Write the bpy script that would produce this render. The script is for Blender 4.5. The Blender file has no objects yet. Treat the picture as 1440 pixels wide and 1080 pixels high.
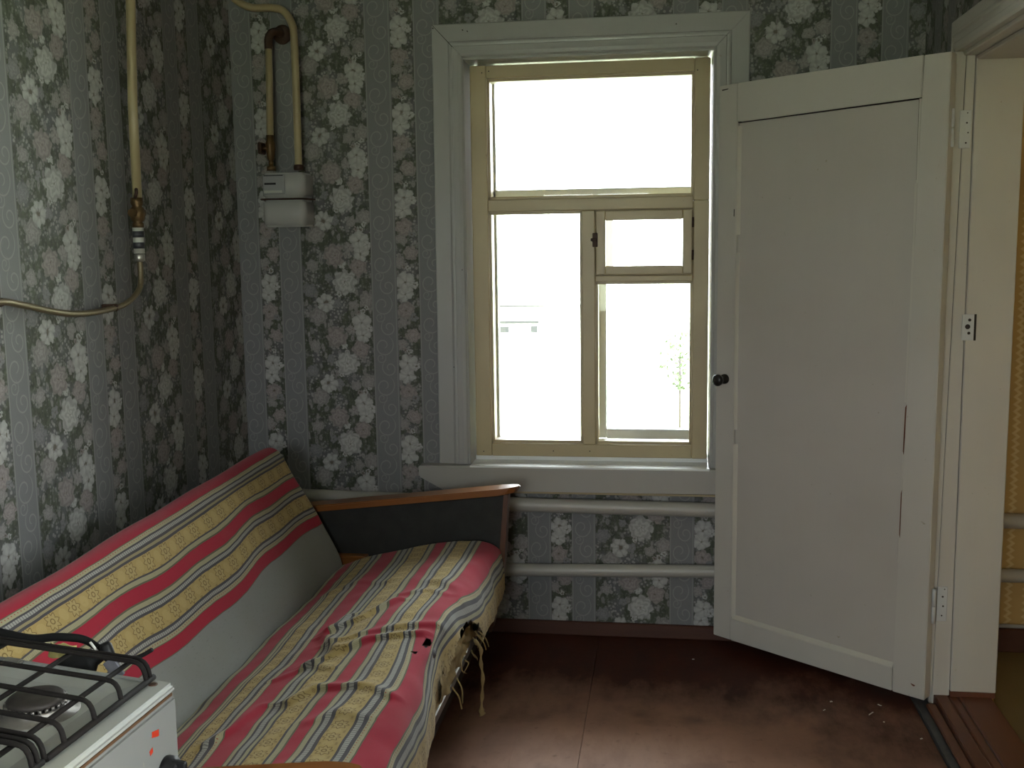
import bpy, bmesh, math, random
from mathutils import Vector, Matrix, noise
random.seed(7)
sc = bpy.context.scene
COL = sc.collection

# ------------------------------------------------------------------ camera, world, light, exposure
R_ = ((0.9897963, 0.1418158, -0.0138381), (0.0049942, -0.1315857, -0.9912922), (-0.1424018, 0.9811083, -0.1309513))
cam_d = bpy.data.cameras.new('camera'); cam = bpy.data.objects.new('camera', cam_d); COL.objects.link(cam)
cam_d.sensor_width = 36; cam_d.lens = 37.5; cam_d.clip_start = 0.02; cam_d.clip_end = 200
rt, dn, fw = (Vector(r) for r in R_)
cam.matrix_world = Matrix(((rt.x, -dn.x, -fw.x, 0.0), (rt.y, -dn.y, -fw.y, 0.0), (rt.z, -dn.z, -fw.z, 1.443), (0, 0, 0, 1)))
sc.camera = cam

world = bpy.data.worlds.new('overcast_sky'); sc.world = world; world.use_nodes = True
wn = world.node_tree.nodes; wl = world.node_tree.links
wbg = wn['Background']
wtc = wn.new('ShaderNodeTexCoord'); wsx = wn.new('ShaderNodeSeparateXYZ'); wmr = wn.new('ShaderNodeMapRange'); wmx = wn.new('ShaderNodeMixRGB')
wl.new(wtc.outputs['Generated'], wsx.inputs[0]); wl.new(wsx.outputs['Z'], wmr.inputs[0])
wmr.inputs[1].default_value = 0.0; wmr.inputs[2].default_value = 1.0
wl.new(wmr.outputs[0], wmx.inputs[0])
wmx.inputs[1].default_value = (0.56, 0.58, 0.585, 1); wmx.inputs[2].default_value = (1.22, 1.31, 1.38, 1)
wl.new(wmx.outputs[0], wbg.inputs[0]); wbg.inputs[1].default_value = 30.0

sc.view_settings.view_transform = 'Standard'; sc.view_settings.look = 'None'
sc.view_settings.exposure = 0.0; sc.view_settings.gamma = 1.0; sc.view_settings.use_curve_mapping = False
sc.cycles.max_bounces = 10; sc.cycles.diffuse_bounces = 6; sc.cycles.glossy_bounces = 4; sc.cycles.transparent_max_bounces = 12
sc.cycles.use_denoising = True; sc.cycles.sample_clamp_indirect = 8.0
sc.cycles.caustics_reflective = False; sc.cycles.caustics_refractive = False

def portal(name, loc, rot, sx, sy):
    l = bpy.data.lights.new(name, 'AREA'); l.shape = 'RECTANGLE'; l.size = sx; l.size_y = sy; l.cycles.is_portal = True
    o = bpy.data.objects.new(name, l); o.location = loc; o.rotation_euler = rot; COL.objects.link(o)
portal('main_window_portal', (-0.275, 4.12, 1.36), (-math.pi / 2, 0, 0), 0.95, 1.5)
portal('rear_fill_portal', (-0.6, -1.62, 1.35), (math.pi / 2, 0, 0), 1.0, 1.1)  # opening of the added window behind the camera
portal('side_fill_portal', (1.02, 0.08, 1.45), (math.pi / 2, 0, math.pi / 2), 1.85, 1.4)  # opening of the added right-wall window
portal('next_fill_portal', (2.2, 4.12, 1.4), (-math.pi / 2, 0, 0), 1.0, 1.4)  # opening of the added next-room window

# ------------------------------------------------------------------ node helpers
class E:
    nt = None
    def __init__(s, v): s.v = v
    @staticmethod
    def m(op, *a):
        n = E.nt.nodes.new('ShaderNodeMath'); n.operation = op
        for i, x in enumerate(a):
            if isinstance(x, E): E.nt.links.new(x.v, n.inputs[i])
            else: n.inputs[i].default_value = x
        return E(n.outputs[0])
    def __add__(s, o): return E.m('ADD', s, o)
    __radd__ = __add__
    def __sub__(s, o): return E.m('SUBTRACT', s, o)
    def __rsub__(s, o): return E.m('SUBTRACT', o, s)
    def __mul__(s, o): return E.m('MULTIPLY', s, o)
    __rmul__ = __mul__
    def __truediv__(s, o): return E.m('DIVIDE', s, o)
    def mod(s, o): return E.m('FLOORED_MODULO', s, o)
    def abs(s): return E.m('ABSOLUTE', s)
    def gt(s, o): return E.m('GREATER_THAN', s, o)
    def lt(s, o): return E.m('LESS_THAN', s, o)
    def mn(s, o): return E.m('MINIMUM', s, o)
    def mx(s, o): return E.m('MAXIMUM', s, o)
    def clamp(s):
        r = E.m('ADD', s, 0.0); r.v.node.use_clamp = True; return r
def hyp(a, b): return E.m('SQRT', a * a + b * b)
def mix(f, a, b):
    n = E.nt.nodes.new('ShaderNodeMixRGB')
    for i, x in enumerate((f, a, b)):
        if isinstance(x, E): E.nt.links.new(x.v, n.inputs[i])
        elif i == 0: n.inputs[0].default_value = x
        else: n.inputs[i].default_value = (x[0], x[1], x[2], 1)
    return E(n.outputs[0])
def mulc(a, f):
    n = E.nt.nodes.new('ShaderNodeMixRGB'); n.blend_type = 'MULTIPLY'; n.inputs[0].default_value = 1
    E.nt.links.new(a.v, n.inputs[1])
    if isinstance(f, E): E.nt.links.new(f.v, n.inputs[2])
    else: n.inputs[2].default_value = (f, f, f, 1)
    return E(n.outputs[0])
def noise_n(vec, scale, detail=3, out='Fac', rough=0.5, dist=0.0):
    n = E.nt.nodes.new('ShaderNodeTexNoise'); n.inputs['Scale'].default_value = scale
    n.inputs['Detail'].default_value = detail; n.inputs['Roughness'].default_value = rough; n.inputs['Distortion'].default_value = dist
    if vec is not None: E.nt.links.new(vec.v, n.inputs['Vector'])
    return E(n.outputs[out])
def ramp(f, stops, interp='LINEAR'):
    n = E.nt.nodes.new('ShaderNodeValToRGB'); cr = n.color_ramp; cr.interpolation = interp
    E.nt.links.new(f.v, n.inputs[0])
    while len(cr.elements) < len(stops): cr.elements.new(0.5)
    for e, (p, c) in zip(cr.elements, stops):
        e.position = p
    for e, (p, c) in zip(cr.elements, stops):
        e.position = p; e.color = (c[0], c[1], c[2], 1) if not isinstance(c, (int, float)) else (c, c, c, 1)
    return E(n.outputs[0])
def comb(x, y, z=0.0):
    n = E.nt.nodes.new('ShaderNodeCombineXYZ')
    for i, a in enumerate((x, y, z)):
        if isinstance(a, E): E.nt.links.new(a.v, n.inputs[i])
        else: n.inputs[i].default_value = a
    return E(n.outputs[0])
def sep(v):
    n = E.nt.nodes.new('ShaderNodeSeparateXYZ'); E.nt.links.new(v.v, n.inputs[0])
    return E(n.outputs[0]), E(n.outputs[1]), E(n.outputs[2])
def coord(kind='Object'):
    return E(E.nt.nodes.new('ShaderNodeTexCoord').outputs[kind])
def scalev(v, s):
    n = E.nt.nodes.new('ShaderNodeMapping'); n.inputs['Scale'].default_value = s
    E.nt.links.new(v.v, n.inputs[0]); return E(n.outputs[0])

def new_mat(name):
    m = bpy.data.materials.new(name); m.use_nodes = True; E.nt = m.node_tree
    return m, m.node_tree.nodes['Principled BSDF']
def setb(b, color=None, rough=0.5, metal=0.0, spec=0.5, bump=None, bstr=0.2, bdist=0.002, coat=0.0):
    if isinstance(color, E): E.nt.links.new(color.v, b.inputs['Base Color'])
    elif color is not None: b.inputs['Base Color'].default_value = (*color, 1)
    if isinstance(rough, E): E.nt.links.new(rough.v, b.inputs['Roughness'])
    else: b.inputs['Roughness'].default_value = rough
    b.inputs['Metallic'].default_value = metal; b.inputs['Specular IOR Level'].default_value = spec
    b.inputs['Coat Weight'].default_value = coat
    if bump is not None:
        n = E.nt.nodes.new('ShaderNodeBump'); n.inputs['Strength'].default_value = bstr; n.inputs['Distance'].default_value = bdist
        E.nt.links.new(bump.v, n.inputs['Height']); E.nt.links.new(n.outputs[0], b.inputs['Normal'])

def paint(name, col, rough=0.4, dirt=0.12, dirtcol=(0.25, 0.2, 0.13), brush=(40, 40, 4), bstr=0.15, chips=None, spec=0.5):
    m, b = new_mat(name); c = coord()
    n1 = noise_n(c, 2.3, 5); n2 = noise_n(scalev(c, brush), 1.0, 4)
    base = mix((n1 - 0.45).clamp() * (dirt * 5), col, dirtcol)
    base = mix((n2 - 0.5).clamp() * 0.35, base, tuple(x * 0.82 for x in col))
    spots = noise_n(c, 60, 2)
    base = mix((spots - 0.74).clamp() * 8, base, dirtcol)
    if chips: base = mix((noise_n(c, chips[0], 6, rough=0.7) - chips[1]).gt(0.0), base, chips[2])
    setb(b, base, rough, spec=spec, bump=n2 * 0.6 + noise_n(c, 14, 4), bstr=bstr, bdist=0.004)
    return m
def plain(name, col, rough=0.5, metal=0.0, var=0.15, scale=8, spec=0.5, bstr=0.1):
    m, b = new_mat(name); c = coord(); n = noise_n(c, scale, 5)
    setb(b, mix(n, tuple(x * (1 - var) for x in col), tuple(min(1, x * (1 + var)) for x in col)), rough, metal, spec, noise_n(c, scale * 6, 4), bstr, 0.002)
    return m
def wood(name, col, dark, rough=0.35, axis=(3, 60, 60), spec=0.5, bstr=0.15):
    m, b = new_mat(name); c = coord(); n = noise_n(scalev(c, axis), 1, 5, rough=0.65, dist=0.6); n2 = noise_n(c, 3, 3)
    setb(b, mix((n * 0.8 + n2 * 0.4 - 0.2).clamp(), col, dark), rough, 0, spec, n, bstr, 0.002)
    return m

# flower node group: paints one printed blossom over a colour
def flower_group():
    g = bpy.data.node_groups.new('printed_flower', 'ShaderNodeTree')
    it = g.interface
    for nm in ('A', 'B', 'CX', 'CY', 'R', 'N', 'Ruffle', 'Eye', 'Per'): it.new_socket(nm, in_out='INPUT', socket_type='NodeSocketFloat')
    for nm in ('Tint', 'Under'): it.new_socket(nm, in_out='INPUT', socket_type='NodeSocketColor')
    it.new_socket('Color', in_out='OUTPUT', socket_type='NodeSocketColor')
    old = E.nt; E.nt = g
    gi = g.nodes.new('NodeGroupInput'); go = g.nodes.new('NodeGroupOutput')
    I = {k: E(gi.outputs[k]) for k in ('A', 'B', 'CX', 'CY', 'R', 'N', 'Ruffle', 'Eye', 'Per', 'Tint', 'Under')}
    dx = I['A'] - I['CX']; dy = E.m('SUBTRACT', E.m('FLOORED_MODULO', I['B'] - I['CY'] + I['Per'] * 0.5, I['Per']), I['Per'] * 0.5)
    r = hyp(dx, dy) / I['R']; ang = E.m('ARCTAN2', dy, dx)
    lobe = E.m('ABSOLUTE', E.m('COSINE', ang * I['N'] * 0.5 + I['CX'] * 90))
    edge = lobe * 0.22 + 0.80
    mask = ((edge - r) * 9).clamp()
    ruff = E.m('SINE', r * 16 + E.m('SINE', ang * 5 + r * 4) * 1.6) * 0.5 + 0.5
    petal = lobe * 0.30 + 0.72
    shade = mixf(petal, ruff * 0.28 + 0.70, I['Ruffle'])
    shade = shade * (1.08 - r * 0.28)
    core = ((I['Eye'] - r) * 9).clamp()
    core2 = ((I['Eye'] * 1.9 - r) * 4).clamp() * 0.35
    c = mulc(I['Tint'], shade)
    c = mulc(c, 1.0 - core2)
    c = mix(core * 0.8, c, (0.09, 0.07, 0.04))
    out = mix(mask, I['Under'], c)
    g.links.new(out.v, go.inputs[0]); E.nt = old
    return g
def mixf(a, b, f): return a * (1.0 - f) + b * f
FG = flower_group()
def flower(under, A, B, cx, cy, R, n, ruffle, eye, per, tint):
    R = R * 1.1
    nd = E.nt.nodes.new('ShaderNodeGroup'); nd.node_tree = FG
    lum, _a, _b = sep(under); A = A + lum * 1e-6; B = B + lum * 1e-6   # evaluates blossoms one after another
    for k, v in (('A', A), ('B', B), ('CX', cx), ('CY', cy), ('R', R), ('N', n), ('Ruffle', ruffle), ('Eye', eye), ('Per', per), ('Tint', tint), ('Under', under)):
        if isinstance(v, E): E.nt.links.new(v.v, nd.inputs[k])
        elif k in ('Tint', 'Under'): nd.inputs[k].default_value = (*v, 1)
        else: nd.inputs[k].default_value = v
    return E(nd.outputs[0])

def wallpaper():
    m, b = new_mat('flower_stripe_wallpaper')
    uv = coord('UV'); u, v, _ = sep(uv)
    P = 0.30; W = 0.525
    fr = u.mod(1.0); a0 = fr * W; uvm = comb(u * W, v, 0.0)
    wv = noise_n(uvm, 38, 3, 'Color'); wx, wy, _z = sep(wv)
    w2x, w2y, _w = sep(noise_n(uvm, 120, 2, 'Color'))
    a = a0 + (wx - 0.5) * 0.026 + (w2x - 0.5) * 0.009; bb = v + (wy - 0.5) * 0.026 + (w2y - 0.5) * 0.009
    # ground of the flower bands: dark leaves with green and slate patches
    n1 = noise_n(uvm, 16, 3); n2 = noise_n(scalev(uvm, (70, 24, 1)), 1, 4, dist=1.5); n3 = noise_n(scalev(uvm, (1, 1, 1)), 90, 3)
    g = mix((n2 * 1.8 - 0.45).clamp(), (0.032, 0.034, 0.027), (0.100, 0.118, 0.075))
    g = mix(((n1 - 0.48) * 7).clamp() * 0.8, g, (0.115, 0.115, 0.122))
    g = mix(((n3 - 0.58) * 8).clamp() * 0.7, g, (0.23, 0.22, 0.21))
    vo = E.nt.nodes.new('ShaderNodeTexVoronoi'); vo.inputs['Scale'].default_value = 85; E.nt.links.new(uvm.v, vo.inputs['Vector'])
    vd = E(vo.outputs['Distance'])
    g = mix(((0.46 - vd) * 7).clamp() * ((n1 - 0.42) * 6).clamp() * 0.8, g, (0.30, 0.29, 0.28))
    vo2 = E.nt.nodes.new('ShaderNodeTexVoronoi'); vo2.inputs['Scale'].default_value = 30; vo2.inputs['Randomness'].default_value = 0.9
    E.nt.links.new(scalev(comb(u * W, v, 3.0), (1.5, 0.8, 1)).v, vo2.inputs['Vector'])
    vd2 = E(vo2.outputs['Distance']); pet = mulc(mix(E(vo2.outputs['Color']), (0.21, 0.20, 0.20), (0.30, 0.285, 0.275)), E.m('SINE', vd2 * 34) * 0.16 + 0.84)
    g = mix(((0.40 - vd2 + (n3 - 0.5) * 0.35) * 7).clamp() * 0.85, g, pet)
    white = (0.44, 0.435, 0.42); dull = (0.29, 0.275, 0.265); pink = (0.31, 0.275, 0.265); grey = (0.22, 0.215, 0.22)
    X0 = W * 0.483; k = 0.000667
    wide = g
    for (fx, fy, R, n, ru, ey, t) in [
        (60, 190, 34, 6, .8, .0, dull), (200, 400, 26, 5, .2, .1, grey), (300, 410, 30, 5, .6, .1, dull), (280, 100, 30, 5, .1, .12, dull),
        (40, 330, 40, 6, .8, .0, grey), (85, 25, 52, 7, .9, .0, dull), (375, 385, 44, 6, .8, .0, dull), (150, 260, 22, 5, .2, .15, grey), (235, 190, 20, 5, .2, .15, white),
        (190, 140, 60, 8, 1., .10, pink), (330, 208, 50, 7, .8, .13, pink), (135, 398, 50, 7, .15, .24, white),
        (250, 285, 68, 8, 1., .10, white), (350, 128, 44, 5, .15, .16, white), (340, 58, 52, 5, .15, .16, white), (385, 90, 24, 5, .1, .15, white),
        (350, 445, 16, 5, .1, .35, white), (322, 452, 13, 5, .1, .35, pink), (375, 425, 12, 5, .1, .3, white), (215, 350, 14, 5, .1, .3, white)]:
        wide = flower(wide, a, bb, X0 + fx * k, P - fy * k, R * k, n, ru, ey, P, t)
    nar = g; X1 = W * 0.168
    for (fx, fy, R, n, ru, ey, t) in [
        (75, 130, 40, 6, .9, .0, pink), (20, 180, 30, 6, .6, .1, dull), (45, 445, 46, 7, .8, .15, pink), (40, 352, 44, 5, .15, .15, white), (48, 285, 50, 5, .15, .16, white),
        (90, 300, 22, 5, .1, .2, white), (60, 215, 13, 5, .1, .35, white), (38, 205, 12, 5, .1, .35, pink), (30, 60, 30, 6, .7, .1, dull), (85, 30, 20, 5, .1, .2, grey)]:
        nar = flower(nar, a, bb, X1 + fx * k, P - fy * k, R * k, n, ru, ey, P, t)
    # plain bands with embossed scrolls
    fib = noise_n(scalev(uvm, (400, 60, 1)), 1, 3)
    band = mix(fib, (0.160, 0.162, 0.165), (0.188, 0.188, 0.190))
    ba = E.m('MINIMUM', a0.abs(), 1.0)
    s2 = fr.gt(0.3); la = a0 - s2 * (W * 0.315)      # local 0..0.088 in either band
    line = None
    for (cx, cy, R, per, dirn, wd) in ((0.036, 0.025, 0.036, 0.15, 1, .0024), (0.056, 0.092, 0.028, 0.15, -1, .0024), (0.026, 0.130, 0.018, 0.15, 1, .0019)):
        vv = v + s2 * 0.07
        dx = la - cx; dy = (vv - cy + per / 2).mod(per) - per / 2
        r = hyp(dx, dy * 0.85); ang = E.m('ARCTAN2', dy, dx * dirn) / (2 * math.pi)
        pitch = R * 0.62
        d = (((r / pitch - ang).mod(1.0)) - 0.5).abs() * pitch
        l = ((wd - d) * 900).clamp() * (r.lt(R)) * r.gt(R * 0.2)
        line = l if line is None else line.mx(l)
    band = mix(line * 0.6, band, (0.285, 0.285, 0.268))
    bedge = (la - 0.003).abs().lt(0.0012).mx((la - 0.083).abs().lt(0.0012))
    band = mix(bedge * 0.6, band, (0.31, 0.31, 0.29))
    isw = fr.gt(0.483); isn = fr.gt(0.168) * fr.lt(0.315)
    c = mix(isn, band, nar); c = mix(isw, c, wide)
    c = mix((noise_n(uvm, 1.7, 3) - 0.5).clamp() * 0.5, c, (0.12, 0.12, 0.11))
    setb(b, c, 0.62, spec=0.35, bump=line * 0.5 + fib * 0.4 + noise_n(uvm, 3, 2) * 1.5, bstr=0.25, bdist=0.002)
    return m

def yellow_paper():
    m, b = new_mat('ochre_zigzag_wallpaper'); uv = coord('UV'); u, v, _ = sep(uv)
    zz = ((v * 40).mod(1.0) - 0.5).abs(); d = ((u * 9 + zz * 0.5).mod(1.0) - 0.5).abs()
    c = mix(((0.16 - d) * 12).clamp(), (0.46, 0.31, 0.12), (0.62, 0.48, 0.26))
    c = mix(noise_n(uv, 30, 3) * 0.3, c, (0.35, 0.24, 0.10))
    setb(b, c, 0.7, spec=0.3)
    return m

# ---- sofa cloth: printed stripes across, motifs along
RED = (0.35, 0.008, 0.030); OLV = (0.115, 0.105, 0.06); CRM = (0.36, 0.325, 0.20); DRK = (0.062, 0.056, 0.063); YEL = (0.40, 0.285, 0.105); LAD = (0.34, 0.33, 0.30); GRY = (0.25, 0.252, 0.238); TAN = (0.31, 0.255, 0.14)
def stripes_mat(name, lst, total, starsize=0.017, starper=0.052, pink=0.0):
    m, b = new_mat(name); uv = coord('UV'); u0, v, _ = sep(uv)
    u = u0 + (noise_n(scalev(uv, (1, 4, 1)), 3, 2) - 0.5) * 0.004
    f = u / total
    pos = [0.0]
    for _, w in lst: pos.append(pos[-1] + w)
    cols = {'R': RED, 'O': OLV, 'C': CRM, 'c': CRM, 'D': DRK, 'Y': YEL, 'L': LAD, 'G': GRY, 'T': TAN}
    half = 28
    st = [(pos[i] / total, cols[k]) for i, (k, w) in enumerate(lst)]
    col = ramp(f, st[:half], 'CONSTANT')
    if len(st) > half:
        c2 = ramp(f, [(0.0, st[half][1])] + st[half:], 'CONSTANT'); col = mix(f.gt(st[half][0]), col, c2)
    def mask(keys):
        s = [(0.0, 0.0)]
        for i, (k, w) in enumerate(lst):
            if k in keys:
                s += [(pos[i] / total, 1.0), (pos[i + 1] / total, 0.0)]
        return ramp(f, s[:31], 'CONSTANT')
    lad = mask('L'); dots = mask('c'); yel = mask('Y'); red = mask('R')
    col = mix(lad * ((v / 0.0085).mod(1.0)).lt(0.32) * 0.6, col, DRK)
    col = mix(mask('CT') * ((v / 0.0055).mod(1.0)).lt(0.25) * 0.35, col, OLV)
    cs = [(pos[i] + w / 2, w) for i, (k, w) in enumerate(lst) if k == 'Y']
    cd = [(pos[i] + w / 2, w) for i, (k, w) in enumerate(lst) if k == 'c']
    dmin = None
    for cpos, w in cs:
        d = (u - cpos).abs(); dmin = d if dmin is None else dmin.mn(d)
    dv = (v.mod(starper)) - starper / 2
    r = hyp(dmin, dv); ang = E.m('ARCTAN2', dv, dmin)
    star = starsize * (1 + 0.0) 
    sr = ((ang * (8 / (2 * math.pi))).mod(1.0) - 0.5).abs() * (starsize * 0.80) + starsize * 0.60
    outl = (r - sr).abs().lt(0.0017) * yel; inside = r.lt(sr) * yel
    ring = (r - starsize * 0.26).abs().lt(0.0015) * yel
    blob = (hyp(dmin, (v + starper / 2).mod(starper) - starper / 2)).lt(starsize * 0.62) * yel
    ticks = (((v / 0.003).mod(1.0)).lt(0.5)) * ((dmin - starsize * 0.95).abs().lt(0.0025)) * yel * (((v + starper / 2).mod(starper) - starper / 2).abs().lt(0.006))
    col = mix(blob * 0.35, col, (0.50, 0.38, 0.17)); col = mix(inside * 0.25, col, (0.47, 0.38, 0.2))
    col = mix(outl.mx(ring).mx(ticks) * 0.8, col, (0.15, 0.09, 0.025))
    dd = None
    for cpos, w in cd:
        d = (u - cpos).abs(); dd = d if dd is None else dd.mn(d)
    if dd is not None:
        dotm = hyp(dd, (v.mod(0.011)) - 0.0055).lt(0.0018) * dots; col = mix(dotm * 0.8, col, (0.30, 0.05, 0.03))
    # weave, wear and soiling
    wv = noise_n(scalev(uv, (900, 900, 1)), 1, 2); wr = noise_n(uv, 6, 4)
    slub = noise_n(scalev(uv, (260, 60, 1)), 1, 2)
    col = mix(((slub - 0.62) * 6).clamp() * 0.35, col, (0.05, 0.03, 0.02))
    col = mix((wr - 0.5).clamp() * 0.5, col, (0.16, 0.13, 0.085))
    if pink: col = mix(red * (noise_n(uv, 9, 4)) * pink, col, (0.42, 0.05, 0.09))
    setb(b, col, 0.9, spec=0.12, bump=wv, bstr=0.35, bdist=0.0012)
    b.inputs['Sheen Weight'].default_value = 0.15
    return m

# ------------------------------------------------------------------ materials
M = {}
M['paper'] = wallpaper(); M['ypaper'] = yellow_paper()
M['trim'] = paint('white_gloss_trim', (0.35, 0.348, 0.333), 0.28, 0.07, chips=(7, 0.77, (0.2, 0.15, 0.1)))
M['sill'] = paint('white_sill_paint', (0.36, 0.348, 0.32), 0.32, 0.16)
M['silltop'] = paint('lit_glossy_sill_paint', (0.74, 0.75, 0.74), 0.30, 0.06, spec=0.9, bstr=0.05)  # lighter copy of the sill paint, standing for daylight on the sill top
M['doorp'] = paint('warm_white_door_paint', (0.50, 0.475, 0.435), 0.36, 0.10)
M['panelp'] = paint('warm_grey_panel_paint', (0.47, 0.44, 0.405), 0.33, 0.10)
M['jamb'] = paint('warm_white_jamb_paint', (0.50, 0.475, 0.43), 0.36, 0.10)
M['bare'] = wood('yellowed_edge_wood', (0.42, 0.35, 0.22), (0.33, 0.25, 0.12), 0.5, (60, 60, 3))
M['frame'] = paint('cream_window_paint', (0.46, 0.37, 0.21), 0.38, 0.18, (0.22, 0.15, 0.08))
M['oframe'] = paint('white_outer_frame_paint', (0.82, 0.82, 0.79), 0.5, 0.15)
M['ceil'] = paint('whitewashed_ceiling', (0.84, 0.83, 0.80), 0.8, 0.1)
M['pipew'] = paint('white_heating_pipe_paint', (0.38, 0.365, 0.33), 0.38, 0.12)
M['pipeg'] = paint('cream_gas_pipe_paint', (0.36, 0.295, 0.165), 0.35, 0.18, (0.2, 0.13, 0.05))
M['rust'] = plain('rusty_fitting', (0.05, 0.024, 0.013), 0.6, 0.3, 0.5, 60)
M['brass'] = plain('old_brass', (0.105, 0.062, 0.022), 0.42, 0.6, 0.4, 50)
M['tapeb'] = plain('black_tape', (0.02, 0.02, 0.025), 0.5); M['tapew'] = plain('white_tape', (0.42, 0.42, 0.38), 0.5)
M['steel'] = plain('dull_steel', (0.45, 0.43, 0.40), 0.35, 0.9, 0.2, 40)
M['hoseb'] = plain('bronze_braid_hose', (0.17, 0.135, 0.075), 0.4, 0.5, 0.3, 220)
M['meter'] = plain('white_meter_enamel', (0.42, 0.42, 0.405), 0.22, 0, 0.05, 5)
M['meterg'] = plain('grey_meter_dial_plate', (0.27, 0.275, 0.28), 0.4); M['black'] = plain('black_plastic', (0.008, 0.008, 0.008), 0.5, spec=0.3)
M['rubber'] = plain('black_rubber', (0.008, 0.008, 0.008), 0.75, spec=0.2)
M['enamel'] = paint('dimmed_white_stove_enamel', (0.21, 0.213, 0.203), 0.22, 0.14, (0.36, 0.33, 0.22), bstr=0.03)  # front and body colour darkened to offset the strong side light
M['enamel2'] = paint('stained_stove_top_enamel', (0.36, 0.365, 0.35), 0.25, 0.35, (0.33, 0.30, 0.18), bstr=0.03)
M['iron'] = plain('black_grate_iron', (0.010, 0.008, 0.007), 0.75, 0.0, 0.5, 60, 0.15)
M['burn'] = plain('burner_metal', (0.20, 0.185, 0.17), 0.42, 0.8, 0.35, 60); M['burncap'] = plain('scorched_burner_cap', (0.05, 0.042, 0.038), 0.55, 0.4, 0.4, 60)
M['redst'] = plain('red_sticker', (0.50, 0.035, 0.012), 0.4); M['rustline'] = plain('rust_gap', (0.10, 0.045, 0.015), 0.8)
M['armc'] = wood('varnished_arm_wood', (0.27, 0.10, 0.024), (0.13, 0.042, 0.010), 0.28, (3, 50, 50))
M['arme'] = wood('dark_arm_edge_wood', (0.12, 0.042, 0.012), (0.03, 0.012, 0.006), 0.45, (50, 50, 6))
M['armf'] = plain('charcoal_arm_fabric', (0.040, 0.040, 0.038), 0.95, 0, 0.25, 25, 0.1)
M['greyf'] = plain('grey_plain_upholstery', GRY, 0.95, 0, 0.12, 9, 0.1, 0.2)
M['foam'] = plain('dirty_foam', (0.20, 0.16, 0.10), 0.95, 0, 0.5, 14, 0.1)
M['burlap'] = plain('frayed_tan_cloth', (0.26, 0.185, 0.085), 0.95, 0, 0.35, 50, 0.1)
M['greyfoam'] = plain('grey_foam', (0.16, 0.16, 0.18), 0.95, 0, 0.4, 60, 0.1)
M['dkwood'] = wood('dark_sofa_base_wood', (0.030, 0.018, 0.012), (0.015, 0.01, 0.008), 0.6)
M['skirt'] = wood('red_brown_skirting_paint', (0.085, 0.026, 0.012), (0.035, 0.012, 0.007), 0.6, (3, 40, 40))
M['thresh'] = wood('red_brown_threshold_paint', (0.15, 0.048, 0.020), (0.075, 0.026, 0.013), 0.5, (30, 3, 30))
M['ochre'] = plain('worn_ochre_floor', (0.17, 0.12, 0.05), 0.5)
M['yrag'] = plain('pale_yellow_cloth', (0.50, 0.45, 0.18), 0.9)
M['flake'] = plain('white_paint_flake', (0.6, 0.58, 0.52), 0.6)
M['debris'] = plain('grey_worn_lino_edge', (0.055, 0.053, 0.055), 0.6, 0, 0.5, 40)
M['dark'] = plain('dark_gap_filler', (0.02, 0.015, 0.01), 0.9)  # near-black tone for joints, cracks and the slab under the floor sheets
M['knob'] = plain('dark_bronze_knob', (0.018, 0.016, 0.013), 0.35, 0.3)
M['plate'] = plain('white_painted_hinge', (0.52, 0.53, 0.53), 0.4, 0, 0.06, 30); M['screw'] = plain('dark_screw_head', (0.04, 0.03, 0.025), 0.5, 0.5)

def floor_mat():
    m, b = new_mat('worn_lit_red_brown_floor_paint'); c = coord(); x, y, _ = sep(c)
    n = noise_n(c, 1.6, 5, rough=0.6); n2 = noise_n(scalev(c, (5, 2, 1)), 1.5, 6, rough=0.7); n3 = noise_n(c, 35, 4)
    d = hyp((x + 0.15) * 0.85, y - 2.38)           # trodden patch mid-room, lightened further to stand for window light
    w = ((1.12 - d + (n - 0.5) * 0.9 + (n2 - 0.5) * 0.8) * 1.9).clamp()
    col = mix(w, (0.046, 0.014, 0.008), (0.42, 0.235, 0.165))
    col = mix((n2 - 0.42).clamp() * 1.3, col, (0.13, 0.042, 0.022))
    col = mix(((noise_n(c, 5, 5) - 0.56) * 5).clamp() * 0.55, col, (0.04, 0.020, 0.014))
    col = mix(((n3 - 0.62) * 5).clamp() * 0.5, col, (0.08, 0.045, 0.03))
    setb(b, col, n2 * 0.2 + 0.42, spec=0.16, bump=n3 + n * 2, bstr=0.12, bdist=0.003)
    return m
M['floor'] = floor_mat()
def glass_mat():
    m = bpy.data.materials.new('window_glass'); m.use_nodes = True; nt = m.node_tree; nt.nodes.clear()
    o = nt.nodes.new('ShaderNodeOutputMaterial'); t = nt.nodes.new('ShaderNodeBsdfTransparent'); g = nt.nodes.new('ShaderNodeBsdfGlossy')
    f = nt.nodes.new('ShaderNodeFresnel'); x = nt.nodes.new('ShaderNodeMixShader'); f.inputs[0].default_value = 1.45
    g.inputs['Roughness'].default_value = 0.02; t.inputs[0].default_value = (0.95, 0.96, 0.955, 1)
    nt.links.new(f.outputs[0], x.inputs[0]); nt.links.new(t.outputs[0], x.inputs[1]); nt.links.new(g.outputs[0], x.inputs[2]); nt.links.new(x.outputs[0], o.inputs[0])
    return m
M['glass'] = glass_mat()
M['grass'] = plain('pale_grass', (0.50, 0.53, 0.36), 0.9, 0, 0.25, 2); M['shed'] = plain('whitewashed_shed_wall', (0.8, 0.8, 0.78), 0.9)
M['slate'] = plain('dark_eaves', (0.025, 0.025, 0.025), 0.8); M['shadewin'] = plain('dim_opening', (0.020, 0.020, 0.022), 0.7); M['leaf'] = plain('bush_leaf', (0.035, 0.050, 0.016), 0.8)
M['bluer'] = plain('blue_roof', (0.012, 0.040, 0.060), 0.7)

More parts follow.
